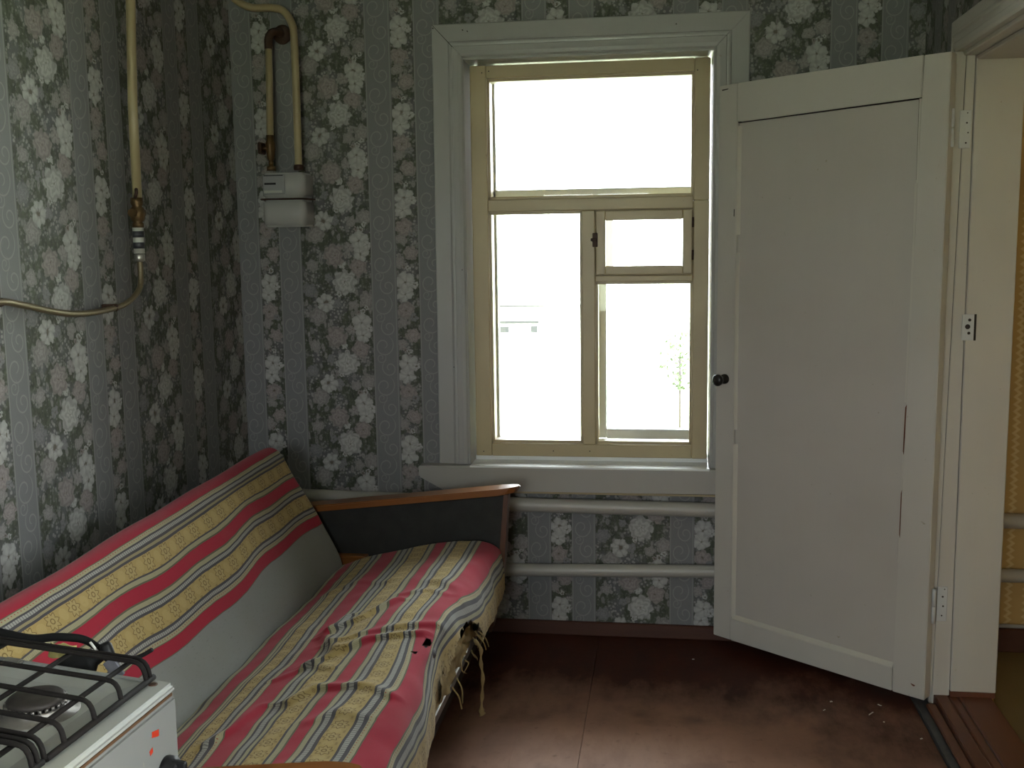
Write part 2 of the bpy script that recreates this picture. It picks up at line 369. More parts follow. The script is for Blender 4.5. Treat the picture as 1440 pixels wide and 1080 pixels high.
# ------------------------------------------------------------------ mesh helpers
def mesh_obj(name, verts, faces, mat, parent=None, smooth=False, uvs=None):
    me = bpy.data.meshes.new(name); me.from_pydata([tuple(v) for v in verts], [], faces)
    if uvs is not None:
        l = me.uv_layers.new(name='UVMap')
        for p in me.polygons:
            for li in p.loop_indices: l.data[li].uv = uvs[me.loops[li].vertex_index]
    me.update()
    if mat is not None: me.materials.append(mat)
    if smooth:
        for p in me.polygons: p.use_smooth = True
    o = bpy.data.objects.new(name, me); COL.objects.link(o)
    if parent: o.parent = parent
    return o
class B:
    """collects pieces into one mesh"""
    def __init__(s): s.bm = bmesh.new()
    def box(s, x0, x1, y0, y1, z0, z1, bev=0.0, mat=None, seg=1):
        r = bmesh.ops.create_cube(s.bm, size=1.0); vs = r['verts']
        T = Matrix.Translation(((x0 + x1) / 2, (y0 + y1) / 2, (z0 + z1) / 2)) @ Matrix.Diagonal((x1 - x0, y1 - y0, z1 - z0, 1))
        if bev:
            for v in vs: v.co = T @ v.co
            es = list({e for v in vs for e in v.link_edges})
            rr = bmesh.ops.bevel(s.bm, geom=es, offset=bev, segments=seg, affect='EDGES', clamp_overlap=True)
            vs = list({v for f in rr['faces'] for v in f.verts} | {v for v in vs if v.is_valid})
            if mat:
                for v in vs: v.co = mat @ v.co
        else:
            for v in vs: v.co = (mat @ (T @ v.co)) if mat else (T @ v.co)
        return s
    def prism(s, pts, d, mat=None, bev=0.0):
        """pts: 3D polygon, d: extrusion vector"""
        d = Vector(d); a = [s.bm.verts.new(Vector(p)) for p in pts]; c = [s.bm.verts.new(Vector(p) + d) for p in pts]
        n = len(pts); fs = [s.bm.faces.new(a[::-1]), s.bm.faces.new(c)]
        for i in range(n): fs.append(s.bm.faces.new((a[i], a[(i + 1) % n], c[(i + 1) % n], c[i])))
        bmesh.ops.recalc_face_normals(s.bm, faces=fs)
        if bev:
            es = list({e for f in fs for e in f.edges})
            bmesh.ops.bevel(s.bm, geom=es, offset=bev, segments=2, affect='EDGES', clamp_overlap=True)
        return s
    def tube(s, pts, r, seg=12, cap=True, squash=None):
        pts = [Vector(p) for p in pts]; rings = []
        rs = r if isinstance(r, (list, tuple)) else [r] * len(pts)
        up = None
        for i, p in enumerate(pts):
            t = (pts[min(i + 1, len(pts) - 1)] - pts[max(i - 1, 0)]).normalized()
            if up is None:
                up = Vector((0, 0, 1)) if abs(t.z) < 0.9 else Vector((1, 0, 0))
            sd = t.cross(up).normalized(); up = sd.cross(t).normalized()
            q = squash or (1, 1)
            rings.append([s.bm.verts.new(p + (sd * math.cos(2 * math.pi * k / seg) * q[0] + up * math.sin(2 * math.pi * k / seg) * q[1]) * rs[i]) for k in range(seg)])
        for a, b in zip(rings, rings[1:]):
            for k in range(seg):
                f = s.bm.faces.new((a[k], a[(k + 1) % seg], b[(k + 1) % seg], b[k])); f.smooth = True
        if cap:
            s.bm.faces.new(rings[0][::-1]); s.bm.faces.new(rings[-1])
        return s
    def lathe(s, o, ax, prof, seg=20):
        """prof: (distance along axis, radius)"""
        o = Vector(o); ax = Vector(ax).normalized(); u = ax.orthogonal().normalized(); w = ax.cross(u); rings = []
        for d, r in prof:
            rings.append([s.bm.verts.new(o + ax * d + (u * math.cos(2 * math.pi * k / seg) + w * math.sin(2 * math.pi * k / seg)) * max(r, 1e-4)) for k in range(seg)])
        for a, b in zip(rings, rings[1:]):
            for k in range(seg):
                f = s.bm.faces.new((a[k], a[(k + 1) % seg], b[(k + 1) % seg], b[k])); f.smooth = True
        s.bm.faces.new(rings[0][::-1]); s.bm.faces.new(rings[-1])
        return s
    def obj(s, name, mat, parent=None, autos=False):
        bmesh.ops.recalc_face_normals(s.bm, faces=s.bm.faces[:])
        me = bpy.data.meshes.new(name); s.bm.to_mesh(me); s.bm.free(); me.materials.append(mat)
        o = bpy.data.objects.new(name, me); COL.objects.link(o)
        if parent: o.parent = parent
        return o
def smooth_path(pts, n=8):
    pts = [Vector(p) for p in pts]; P = [pts[0] * 2 - pts[1]] + pts + [pts[-1] * 2 - pts[-2]]; out = []
    for i in range(1, len(P) - 2):
        for k in range(n):
            t = k / n; a, b, c, d = P[i - 1], P[i], P[i + 1], P[i + 2]
            out.append(0.5 * ((2 * b) + (c - a) * t + (2 * a - 5 * b + 4 * c - d) * t * t + (3 * b - a - 3 * c + d) * t ** 3))
    out.append(P[-2]); return out
def thing(name, label, cat, loc=(0, 0, 0), group=None, kind=None):
    """Empty at the thing's base; children are given in world metres, so the offset is taken back by parent_inv"""
    o = bpy.data.objects.new(name, None); o.empty_display_size = 0.1; o.location = loc; COL.objects.link(o)
    tag(o, label, cat, group, kind); return o
def tag(o, label, cat=None, group=None, kind=None):
    if label: o['label'] = label
    if cat: o['category'] = cat
    if group: o['group'] = group
    if kind: o['kind'] = kind
    return o
def adopt(root):
    bpy.context.view_layer.update()
    for ch in root.children: ch.matrix_parent_inverse = root.matrix_world.inverted()

# ------------------------------------------------------------------ room shell
BACK, LEFT, RIGHT, H = 3.80, -1.565, 0.845, 2.52
REAR = -1.30
starts_back = [-2.095, -1.57, -1.065, -0.501, 0.018, 0.540, 1.06]
starts_left = [2.72 - 0.54 * 8, 2.72 - 0.54 * 7, 2.72 - 0.54 * 6, 2.72 - 0.54 * 5, 2.72 - 0.54 * 4, 2.72 - 0.54 * 3, 2.72 - 0.54 * 2, 2.175, 2.708, 3.266, 3.82]
def warp(x, st):
    for i in range(len(st) - 1):
        if x < st[i + 1] or i == len(st) - 2: return i + (x - st[i]) / (st[i + 1] - st[i])
def wall(name, mat, axis, c, r0, r1, holes, st, thick, label, parent=None, z1=H):
    """papered wall in a vertical plane with rectangular holes (a0,a1,z0,z1); solidified away from the room"""
    br = sorted({r0, r1} | {s for s in st if r0 < s < r1} | {h[i] for h in holes for i in (0, 1)})
    zr = sorted({0.0, z1} | {h[i] for h in holes for i in (2, 3)})
    V = []; F = []; U = []; idx = {}
    def vid(a, z):
        if (a, z) not in idx:
            idx[(a, z)] = len(V); V.append((a, c, z) if axis == 'x' else (c, a, z)); U.append((warp(a, st), z))
        return idx[(a, z)]
    for a0, a1 in zip(br, br[1:]):
        for q0, q1 in zip(zr, zr[1:]):
            if any(h[0] <= a0 and a1 <= h[1] and h[2] <= q0 and q1 <= h[3] for h in holes): continue
            f = (vid(a0, q0), vid(a1, q0), vid(a1, q1), vid(a0, q1)); F.append(f if axis == 'x' else f[::-1])
    # second skin on the far side and the rims between them
    n0 = len(V); cnt = {}
    for f in F:
        for i in range(4): k = (f[i], f[(i + 1) % 4]); cnt[k] = 1
    rims = [k for k in cnt if (k[1], k[0]) not in cnt]
    V2 = [(x, y + thick, z) if axis == 'x' else (x + thick, y, z) for x, y, z in V]
    F2 = [tuple(n0 + i for i in f[::-1]) for f in F] + [(k[1], k[0], n0 + k[0], n0 + k[1]) for k in rims]
    o = mesh_obj(name, V + V2, F + F2, mat, parent, uvs=U + U)
    if parent is None: tag(o, label, kind='structure')
    return o
WX0, WX1, WZ0, WZ1 = -0.712, 0.163, 0.635, 2.088       # opening of the window
wall('wall_back', M['paper'], 'x', BACK, LEFT - 0.2, 0.93, [(WX0, WX1, WZ0, WZ1)], starts_back, 0.30, 'window wall papered in grey stripes and pale flowers')
wall('wall_left', M['paper'], 'y', LEFT, REAR - 0.2, BACK + 0.1, [], starts_left, -0.25, 'left wall papered in grey stripes and pale flowers, gas pipe on it')
JY = 3.312                                            # far jamb of the doorway
st_right = [JY - 3 * 0.525 - 0.06 + 0.525 * i for i in range(8)] ; st_right = [2.9 - 0.525 * i for i in range(9, 0, -1)] + [2.9, 3.425, 3.95]
wall('wall_right', M['paper'], 'y', RIGHT, REAR - 0.2, BACK, [(2.46, JY + 0.03, 0.0, 1.975), (-0.85, 1.0, 0.75, 2.15)], st_right, 0.165, 'right wall with floral paper around the open doorway')
wall('wall_front', M['paper'], 'x', REAR, LEFT, RIGHT + 0.1, [(-1.1, -0.1, 0.8, 1.9)], starts_back, -0.3, 'papered wall behind the camera with an added opening for fill light')
# the neighbouring room
NX = 1.012
wall('wall_back.001', M['ypaper'], 'x', BACK, 0.93, 3.3, [(1.75, 2.65, 0.7, 2.05)], [0.93, 1.46, 1.99, 2.52, 3.05, 3.6], 0.30, 'ochre papered wall of the next room seen past the doorway')
wall('wall_right.001', M['ypaper'], 'y', 3.3, 1.2, BACK, [], [1.0, 1.6, 2.2, 2.8, 3.4, 4.0], 0.2, 'ochre papered far side wall of the next room')
wall('wall_front.001', M['ypaper'], 'x', 1.2, NX, 3.3, [], [0.9, 1.5, 2.1, 2.7, 3.4], -0.2, 'ochre papered near wall of the next room')
wall('wall_left.001', M['ypaper'], 'y', NX, 1.2, BACK, [(2.46, JY + 0.03, 0.0, 1.975)], [1.0, 1.6, 2.2, 2.8, 3.4, 4.0], 0.004, 'ochre papered back of the doorway wall')
c = B().box(LEFT - 0.3, 3.6, REAR - 0.35, BACK + 0.35, H, H + 0.15).obj('ceiling', M['ceil']); tag(c, 'whitewashed ceiling above both rooms', kind='structure')

floor = B().box(LEFT - 0.2, 0.83, REAR - 0.2, BACK + 0.05, -0.12, -0.006).obj('floor', M['dark']); tag(floor, 'worn red-brown painted floor of large fibreboard sheets', kind='structure')
xs = [LEFT, -0.236, 0.772]; 
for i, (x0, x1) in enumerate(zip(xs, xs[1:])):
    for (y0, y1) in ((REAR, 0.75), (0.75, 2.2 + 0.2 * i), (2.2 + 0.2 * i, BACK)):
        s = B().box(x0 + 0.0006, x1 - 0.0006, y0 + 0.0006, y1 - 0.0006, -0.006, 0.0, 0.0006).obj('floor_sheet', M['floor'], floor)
s = B().box(-0.430, -0.424, 2.0, 3.26, -0.0005, 0.0012, 0.0005).obj('floor_ridge', M['floor'], floor)
s = B().box(0.7735, 0.83, 2.0, BACK, -0.006, -0.001).obj('worn_edge_strip', M['debris'], floor)
nf = B().box(NX - 0.02, 3.4, 1.1, BACK + 0.05, -0.12, 0.0).obj('floor.001', M['ochre']); tag(nf, 'olive-brown floor of the next room past the threshold', kind='structure')

# skirting
o = B().box(LEFT, 0.80, 3.783, 3.80, 0, 0.052, 0.004).obj('baseboard_back', M['skirt']); tag(o, 'red-brown painted skirting board under the window wall', kind='structure')
o = B().box(LEFT, LEFT + 0.017, REAR, 3.78, 0, 0.052, 0.004).obj('baseboard_left', M['skirt']); tag(o, 'red-brown skirting board along the left wall behind the sofa', kind='structure')
o = B().box(NX + 0.01, 3.3, 3.78, 3.80, 0, 0.085, 0.004).obj('baseboard_back.001', M['skirt']); tag(o, 'dark red skirting board in the next room', kind='structure')
o = B().tube([(NX + 0.01, 3.775, 0.098), (3.3, 3.775, 0.10)], 0.007).obj('trim_5', M['pipew']); tag(o, 'thin white strip above the skirting in the next room', kind='structure')

# ------------------------------------------------------------------ main window
win = thing('window_1', 'double window of beige painted frames in a white casing', None, (-0.275, 3.87, 0.64), kind='structure')
FY = 3.87
def rail(x0, x1, z0, z1, y=FY, d=0.045, mat='frame', name='frame_rail', bev=0.003, parent=None):
    return B().box(x0, x1, y, y + d, z0, z1, bev).obj(name, M[mat], parent or win)
# fixed inner frame: stiles, head, transom, mullion, bottom
rail(-0.700, -0.641, 0.655, 2.073, name='frame_stile'); rail(0.095, 0.150, 0.655, 1.5845, name='frame_stile', y=FY - 0.002); B().box(0.096, 0.149, FY + 0.004, FY + 0.04, 1.575, 1.595).obj('joint_line', M['dark'], win); rail(0.095, 0.150, 1.585, 2.072, name='frame_stile')
rail(-0.641, 0.095, 2.028, 2.072, name='frame_head'); rail(-0.641, 0.095, 1.556, 1.600, name='transom'); rail(-0.301, -0.253, 0.703, 1.556, name='mullion')
rail(-0.641, 0.095, 0.655, 0.703, name='frame_bottom'); rail(-0.253, 0.095, 1.300, 1.322, name='frame_rail')
for (x0, x1, z0, z1) in ((-0.641, 0.095, 1.600, 2.028), (-0.641, -0.301, 0.703, 1.556), (-0.253, 0.095, 0.703, 1.300)):
    b_ = B()   # bevelled glazing rebate round each light
    for (p, q, r, s_) in ((x0 - 0.004, x0 + 0.009, z0, z1), (x1 - 0.009, x1 + 0.004, z0, z1), (x0, x1, z0 - 0.004, z0 + 0.010), (x0, x1, z1 - 0.010, z1 + 0.004)):
        b_.box(p, q, FY + 0.020, FY + 0.075, r, s_, 0.002)
    b_.obj('glazing_bead', M['frame'], win)
    B().box(x0 + 0.004, x1 - 0.004, FY + 0.060, FY + 0.063, z0 + 0.004, z1 - 0.004).obj('pane', M['glass'], win)
# small opening vent sash
vent = B().box(-0.250, -0.216, FY - 0.006, FY + 0.03, 1.325, 1.553, 0.003).box(0.058, 0.092, FY - 0.006, FY + 0.03, 1.325, 1.553, 0.003).box(-0.216, 0.058, FY - 0.006, FY + 0.03, 1.519, 1.553, 0.003).box(-0.216, 0.058, FY - 0.006, FY + 0.03, 1.325, 1.356, 0.003).obj('vent_sash', M['frame'], win)
B().box(-0.258, -0.240, FY + 0.024, FY + 0.044, 1.315, 1.562).box(0.080, 0.1, FY + 0.024, FY + 0.044, 1.315, 1.562).box(-0.24, 0.08, FY + 0.024, FY + 0.044, 1.543, 1.562).box(-0.24, 0.08, FY + 0.024, FY + 0.044, 1.315, 1.336).obj('vent_stop', M['frame'], win)
B().box(-0.218, 0.060, FY + 0.012, FY + 0.015, 1.354, 1.521).obj('pane', M['glass'], vent)
B().box(-0.262, -0.243, FY - 0.010, FY - 0.005, 1.425, 1.475, 0.002).box(-0.268, -0.246, FY - 0.016, FY - 0.009, 1.445, 1.456, 0.002).obj('latch', M['rust'], vent)
for z in (1.375, 1.49): B().tube([(0.0935, FY - 0.008, z), (0.0935, FY - 0.008, z + 0.035)], 0.004).obj('hinge', M['rust'], vent)
for (x, z) in ((-0.672, 0.672), (-0.275, 0.678), (-0.41, 0.677), (0.12, 0.675), (0.117, 0.69), (-0.655, 2.047), (-0.63, 2.052), (0.125, 1.24), (0.118, 1.245), (0.105, 2.03)):
    B().lathe((x, FY - 0.0015, z), (0, 1, 0), [(0, 0.0022), (0.002, 0.0022)], 8).obj('nail_head', M['screw'], win)
# outer frame
OY = 4.02
for (x0, x1, z0, z1) in ((-0.70, -0.634, 0.64, 2.09), (0.105, 0.15, 0.64, 2.09), (-0.655, 0.105, 2.045, 2.09), (-0.655, 0.105, 1.595, 1.64), (-0.30, -0.222, 0.70, 1.595), (-0.222, -0.196, 1.33, 1.595), (-0.655, -0.26, 0.64, 0.70), (-0.222, 0.105, 0.64, 0.735), (-0.255, 0.105, 1.30, 1.33)):
    rail(x0, x1, z0, z1, OY, 0.045, 'oframe', 'outer_rail')
B().box(-0.66, 0.11, OY + 0.02, OY + 0.023, 0.69, 2.05).obj('outer_pane', M['glass'], win)
B().box(-0.262, -0.250, OY - 0.008, OY, 1.11, 1.21, 0.002).obj('latch', M['steel'], win)
# reveal boards between casing and frame
for (x0, x1, z0, z1) in ((WX0 - 0.02, WX0 + 0.006, 0.63, 2.10), (WX1 - 0.006, WX1 + 0.02, 0.63, 2.10)):
    B().box(x0, x1, 3.785, 4.10, z0, z1, 0.002).obj('reveal_board', M['trim'], win)
B().box(WX0, WX1, 3.785, 4.10, WZ1 - 0.008, WZ1 + 0.02, 0.002).obj('reveal_board', M['trim'], win)
B().box(WX0, WX1, 3.83, 4.15, 0.60, 0.636, 0.0).obj('sub_sill', M['oframe'], win)
# casing: profiled boards with mitred corners
def casing(name, outer0, outer1, inner0, inner1, nrm, mat='trim', parent=None, prof=None):
    """outer/inner lines (two 3D points each); profile (t across 0 outer..1 inner, height)"""
    prof = prof or [(0, 0.0), (0, 0.014), (0.03, 0.017), (0.52, 0.018), (0.55, 0.022), (0.60, 0.0235), (0.66, 0.022), (0.68, 0.026), (0.85, 0.027), (0.95, 0.024), (1.0, 0.018), (1.0, 0.0)]
    o0, o1, i0, i1, n = (Vector(q) for q in (outer0, outer1, inner0, inner1, nrm)); V = []
    for A, I in ((o0, i0), (o1, i1)):
        for t, h in prof: V.append(A.lerp(I, t) + n * h)
    k = len(prof); F = [tuple(range(k))[::-1], tuple(range(k, 2 * k))] + [(i, i + 1, k + i + 1, k + i) for i in range(k - 1)] + [(k - 1, 0, k, 2 * k - 1)]
    o = mesh_obj(name, V, F, M[mat], parent); bm = bmesh.new(); bm.from_mesh(o.data); bmesh.ops.recalc_face_normals(bm, faces=bm.faces); bm.to_mesh(o.data); bm.free(); return o
g = 0.0008
casing('casing_board', (-0.824, BACK, 0.642), (-0.816, BACK, 2.203), (-0.712, BACK, 0.642), (-0.706 - g, BACK, 2.088 - g), (0, -1, 0), parent=win)
casing('casing_board', (-0.815, BACK, 2.204), (0.276, BACK, 2.206), (-0.706, BACK, 2.088), (0.159, BACK, 2.088), (0, -1, 0), parent=win)
casing('casing_board', (0.277, BACK, 2.206), (0.272, BACK, 0.642), (0.160, BACK, 2.088 - g), (0.163, BACK, 0.642), (0, -1, 0), parent=win)
B().box(-0.0007, 0.0007, -0.0005, 0.001, -0.07, 0.07, mat=Matrix.Translation((-0.766, 3.7745, 2.150)) @ Matrix.Rotation(-0.745, 4, 'Y')).obj('mitre_crack', M['dark'], win)
for (x, z) in ((-0.81, 2.19), (-0.705, 2.18), (-0.688, 2.175), (0.03, 2.17), (-0.76, 1.0), (-0.722, 1.35)):
    B().lathe((x, 3.7735, z), (0, 1, 0), [(0, 0.0018), (0.008, 0.0018)], 8).obj('nail_head', M['screw'], win)
# thick sill board with chamfered left end
o = B().prism([(-0.895, 3.745, 0.640), (0.30, 3.745, 0.640), (0.30, 3.745, 0.552), (-0.800, 3.745, 0.548), (-0.893, 3.745, 0.598)], (0, 0.053, 0), bev=0.004).obj('sill_board', M['sill'], win)
B().box(WX0 + 0.008, WX1 - 0.008, 3.7475, 3.872, 0.625, 0.6418, 0.001).obj('sill_top', M['silltop'], win)
B().box(-0.702, 0.152, FY + 0.002, FY + 0.045, 0.6395, 0.6555).obj('sill_upstand', M['silltop'], win)
B().box(-0.77, 0.29, 3.760, 3.795, 0.5395, 0.5475, 0.002).obj('sill_batten', M['bare'], win)
adopt(win)

# added unseen windows for fill light: frames behind the camera and in next room
def added_window(name, x0, x1, z0, z1, y, label):
    w = thing(name, label, None, ((x0 + x1) / 2, y, z0), kind='structure'); f = 0.05
    for (a, b_, p, q) in ((x0, x0 + f, z0, z1), (x1 - f, x1, z0, z1), (x0 + f, x1 - f, z0, z0 + f), (x0 + f, x1 - f, z1 - f, z1), ((x0 + x1) / 2 - 0.02, (x0 + x1) / 2 + 0.02, z0 + f, z1 - f)):
        B().box(a, b_, y, y + 0.05, p, q, 0.003).obj('frame_rail', M['oframe'], w)
    B().box(x0 + f, x1 - f, y + 0.024, y + 0.027, z0 + f, z1 - f).obj('pane', M['glass'], w); adopt(w)
added_window('added_window_2', -1.1, -0.1, 0.8, 1.9, REAR - 0.15, 'plain white framed window added for fill light behind the camera')
w4 = thing('added_window_4', 'plain white framed window added for fill light in the right wall', None, (0.9, -0.15, 0.8), kind='structure')  # added side window, out of view, for fill light
for (a, b_, p, q) in ((-0.85, -0.80, 0.75, 2.1), (0.95, 1.0, 0.75, 2.15), (-0.80, 0.95, 0.75, 0.80), (-0.80, 0.95, 2.10, 2.15), (0.05, 0.09, 0.80, 2.05)):
    B().box(0.92, 0.97, a, b_, p, q, 0.003).obj('frame_rail', M['oframe'], w4)
B().box(0.944, 0.947, -0.80, 0.95, 0.80, 2.10).obj('pane', M['glass'], w4); adopt(w4)
added_window('added_window_3', 1.75, 2.65, 0.7, 2.05, BACK + 0.1, 'white framed window added to light the next room')  # added out of view to brighten the next room

# ------------------------------------------------------------------ door leaf
HX, HY = 0.790, 3.262
ddir = Vector((-0.617, 0.448, 0)).normalized(); DW = 0.778; nb = Vector((0.448, 0.617, 0)).normalized()   # nb points away from the camera
DM = Matrix(((ddir.x * .98, nb.x, 0, HX), (ddir.y * .98, nb.y, 0, HY), (0, 0, 1, 0), (0, 0, 0, 1)))   # local x: width from hinge, y: into the leaf, z: up
door = thing('door_1', 'white painted single-panel wooden door standing open beside the window', None, (HX, HY, 0.03), kind='structure')
DZ0, DZ1 = 0.034, 1.963
def dbox(x0, x1, y0, y1, z0, z1, name, mat='doorp', bev=0.002):
    return B().box(x0, x1, y0, y1, z0, z1, bev, DM).obj(name, M[mat], door)
pL, pR, pB, pT = 0.095, 0.703, 0.130, 1.842
def dprism(pts, y0, y1, name, mat='doorp', bev=0.002):
    return B().prism([DM @ Vector((x, y0, z)) for x, z in pts], nb * (y1 - y0), bev=bev).obj(name, M[mat], door)
# hinge stile widens a little towards the foot as in the photograph
dprism([(0, DZ0), (-0.007, DZ1), (0.072, DZ1), (0.076, 1.84), (0.104, 0.13), (0.104, DZ0)], 0, 0.040, 'hinge_stile')
dprism([(DW, DZ0 + 0.018), (DW, DZ1 - 0.012), (0.706, DZ1 - 0.010), (0.706, DZ0 + 0.016)], 0, 0.040, 'lock_stile')
dprism([(0.0735, DZ1), (0.7045, DZ1 - 0.010), (0.7045, 1.832), (0.69, 1.828), (0.0755, 1.845)], -0.0035, 0.040, 'top_rail')
dprism([(0.1055, DZ0 + 0.002), (0.7045, DZ0 + 0.016), (0.7045, 0.128), (0.1055, 0.112)], -0.002, 0.040, 'bottom_rail')
dprism([(0.0775, 1.843), (0.7045, 1.826), (0.7045, 0.13), (0.1055, 0.114)], 0.012, 0.028, 'panel', 'panelp', 0.0)
# bevelled bead under and beside the panel, lifted hardboard edge, gaps
M['bead'] = paint('pale_bead_paint', (0.53, 0.505, 0.45), 0.3, 0.10)
def bead(pa, pb, w, name='panel_bead'):
    """sloping bead from the frame face down to the panel; pa, pb on the frame edge, w towards the panel (x, z)"""
    A = [DM @ Vector((pa[0], 0.0005, pa[1])), DM @ Vector((pb[0], 0.0005, pb[1])), DM @ Vector((pb[0] + w[0], 0.0115, pb[1] + w[1])), DM @ Vector((pa[0] + w[0], 0.0115, pa[1] + w[1]))]
    B().prism(A, nb * 0.004).obj(name, M['bead'], door)
bead((0.1060, 0.112), (0.7040, 0.1285), (0, 0.012)); bead((0.7040, 0.135), (0.7040, 0.75), (-0.010, 0)); bead((0.7040, 0.80), (0.7040, 1.40), (-0.006, 0)); bead((0.7040, 1.46), (0.7040, 1.815), (-0.008, 0))
dprism([(0.0780, 1.845), (0.7040, 1.829), (0.7040, 1.8255), (0.0780, 1.8415)], 0.0028, 0.014, 'panel_gap', 'dark', 0)
dprism([(0.0765, 1.842), (0.0835, 1.842), (0.0840, 1.60), (0.0775, 1.60)], 0.0006, 0.012, 'panel_bead', 'bead', 0.0005)
dprism([(0.0795, 1.600), (0.0880, 1.600), (0.0905, 1.20), (0.0835, 1.20)], 0.0004, 0.012, 'panel_bead', 'bead', 0.0005)
dprism([(0.0860, 1.199), (0.0935, 1.199), (0.0965, 0.95), (0.0905, 0.95)], 0.0008, 0.012, 'panel_bead', 'bead', 0.0005)
dprism([(0.0835, 1.840), (0.0855, 1.840), (0.0855, 1.61), (0.0840, 1.61)], 0.003, 0.012, 'panel_gap', 'dark', 0)
dprism([(0.0880, 1.50), (0.0900, 1.47), (0.0905, 1.32), (0.0890, 1.30)], 0.003, 0.012, 'panel_gap', 'dark', 0)
dprism([(0.0880, 0.945), (0.0935, 0.935), (0.0960, 0.80), (0.0930, 0.79)], -0.0002, 0.006, 'bare_crack', 'thresh', 0)
dprism([(0.0950, 0.68), (0.0975, 0.67), (0.0985, 0.54), (0.0960, 0.53)], -0.0002, 0.006, 'bare_crack', 'thresh', 0)
dprism([(0.0905, 0.94), (0.0955, 0.94), (0.1010, 0.45), (0.0985, 0.45)], 0.001, 0.012, 'panel_bead', 'bead', 0.0005)
dprism([(0.030, 0.075), (0.045, 0.078), (0.040, 0.072), (0.033, 0.070)], -0.0006, 0.001, 'paint_chip', 'thresh', 0)
dprism([(0.742, 1.94), (0.768, 1.938), (0.766, 1.934), (0.744, 1.937)], -0.0006, 0.001, 'paint_chip', 'screw', 0)
dprism([(0.712, 1.545), (0.715, 1.545), (0.7155, 1.522), (0.7125, 1.520)], -0.0006, 0.001, 'paint_chip', 'screw', 0)
# knob and rose
kc = DM @ Vector((0.742, 0.0, 0.972))
kn = B().lathe(kc + nb * -0.003, -nb, [(-0.003, 0.017), (0.002, 0.017), (0.004, 0.009), (0.022, 0.008), (0.030, 0.013), (0.036, 0.019), (0.044, 0.0205), (0.051, 0.017), (0.054, 0.008), (0.0545, 0.001)], 24).obj('door_knob', M['knob'], door)
# hinges: barrel on the leaf edge, plate on the jamb (plate belongs to the frame)
for z in (1.70, 0.275):
    hb = DM @ Vector((-0.007, 0.028, z))
    h_ = B().tube([hb, hb + Vector((0, 0, 0.053))], 0.0058).tube([hb + Vector((0, 0, 0.055)), hb + Vector((0, 0, 0.108))], 0.0058).obj('hinge', M['plate'], door)
adopt(door)

# ------------------------------------------------------------------ doorway frame, casing, threshold
fr = thing('trim_2', 'white painted door frame of the open doorway at the right edge', None, (0.93, 3.34, 0.03), kind='structure')
B().prism([(0.8265, JY + 0.006, 0.03), (0.877, JY + 0.006, 0.03), (0.877, JY + 0.006, 1.966), (0.8535, JY + 0.006, 1.966)], (0, 0.069, 0), bev=0.0015).obj('hinge_jamb_strip', M['jamb'], fr)
B().box(0.8785, 1.013, JY, JY + 0.075, 0.045, 1.964, 0.003).obj('stop_jamb_board', M['jamb'], fr)
B().box(0.879, 1.012, JY + 0.002, JY + 0.07, 0.028, 0.0455, 0.001).obj('worn_jamb_foot', M['thresh'], fr)
B().prism([(0.806, JY + 0.008, 0.03), (0.8255, JY + 0.008, 0.03), (0.8515, JY + 0.008, 1.966), (0.806, JY + 0.008, 1.966)], (0, 0.004, 0)).obj('jamb_edge_strip', M['jamb'], fr)
B().prism([(0.8250, JY + 0.0105, 0.03), (0.8275, JY + 0.0105, 0.03), (0.8545, JY + 0.0105, 1.962), (0.8505, JY + 0.0105, 1.962)], (0, 0.02, 0)).obj('jamb_gap', M['dark'], fr)
B().box(0.8455, 1.012, 2.46, JY + 0.07, 1.960, 1.976, 0.003).obj('head_jamb', M['jamb'], fr)
B().box(0.880, 1.012, 2.46, JY, 1.9605 - 0.014, 1.960, 0.003).obj('head_stop', M['jamb'], fr)
B().box(0.828, 1.012, 2.44, 2.475, 0.03, 1.96, 0.003).obj('near_jamb', M['jamb'], fr)
cprof = [(0, 0.0), (0, 0.012), (0.05, 0.016), (0.36, 0.017), (0.40, 0.021), (0.47, 0.022), (0.52, 0.019), (0.72, 0.021), (0.76, 0.025), (0.92, 0.025), (1.0, 0.020), (1.0, 0.0)]
casing('door_casing', (RIGHT, JY + 0.095, 2.070), (RIGHT, 2.36, 2.070), (RIGHT, JY + 0.012, 1.972), (RIGHT, 2.46, 1.972), (-1, 0, 0), 'jamb', fr, cprof)
casing('door_casing', (RIGHT, JY + 0.095, 2.069), (RIGHT, JY + 0.095, 0.0), (RIGHT, JY + 0.012, 1.971), (RIGHT, JY + 0.012, 0.0), (-1, 0, 0), 'jamb', fr, cprof)
casing('door_casing', (RIGHT, 2.36, 2.069), (RIGHT, 2.36, 0.0), (RIGHT, 2.46, 1.971), (RIGHT, 2.46, 0.0), (-1, 0, 0), 'jamb', fr, cprof)
def hinge_plate(x0, x1, z0, z1, y, holes, name='hinge_plate'):
    p = B().box(x0, x1, y - 0.0025, y, z0, z1, 0.0008).obj(name, M['plate'], fr)
    for (x, z, r) in holes: B().lathe((x, y - 0.0032, z), (0, 1, 0), [(0, r), (0.003, r)], 12).obj('screw', M['screw'], p)
hinge_plate(0.840, 0.872, 1.698, 1.806, JY + 0.006, [(0.860, 1.77, .0026), (0.864, 1.742, .0022), (0.859, 1.713, .0026), (0.861, 1.798, .0018)])
hinge_plate(0.830, 0.860, 0.270, 0.380, JY + 0.006, [(0.846, 0.348, .003), (0.848, 0.318, .0028), (0.845, 0.288, .0024), (0.851, 0.372, .0018)])
hinge_plate(0.868, 0.902, 1.138, 1.216, JY + 0.000, [(0.889, 1.199, .0045), (0.884, 1.179, .0075), (0.888, 1.160, .0045)], 'latch_plate')
B().box(0.9025, 0.9085, JY - 0.0015, JY - 0.0002, 1.138, 1.216).obj('latch_recess', M['dark'], fr)
adopt(fr)
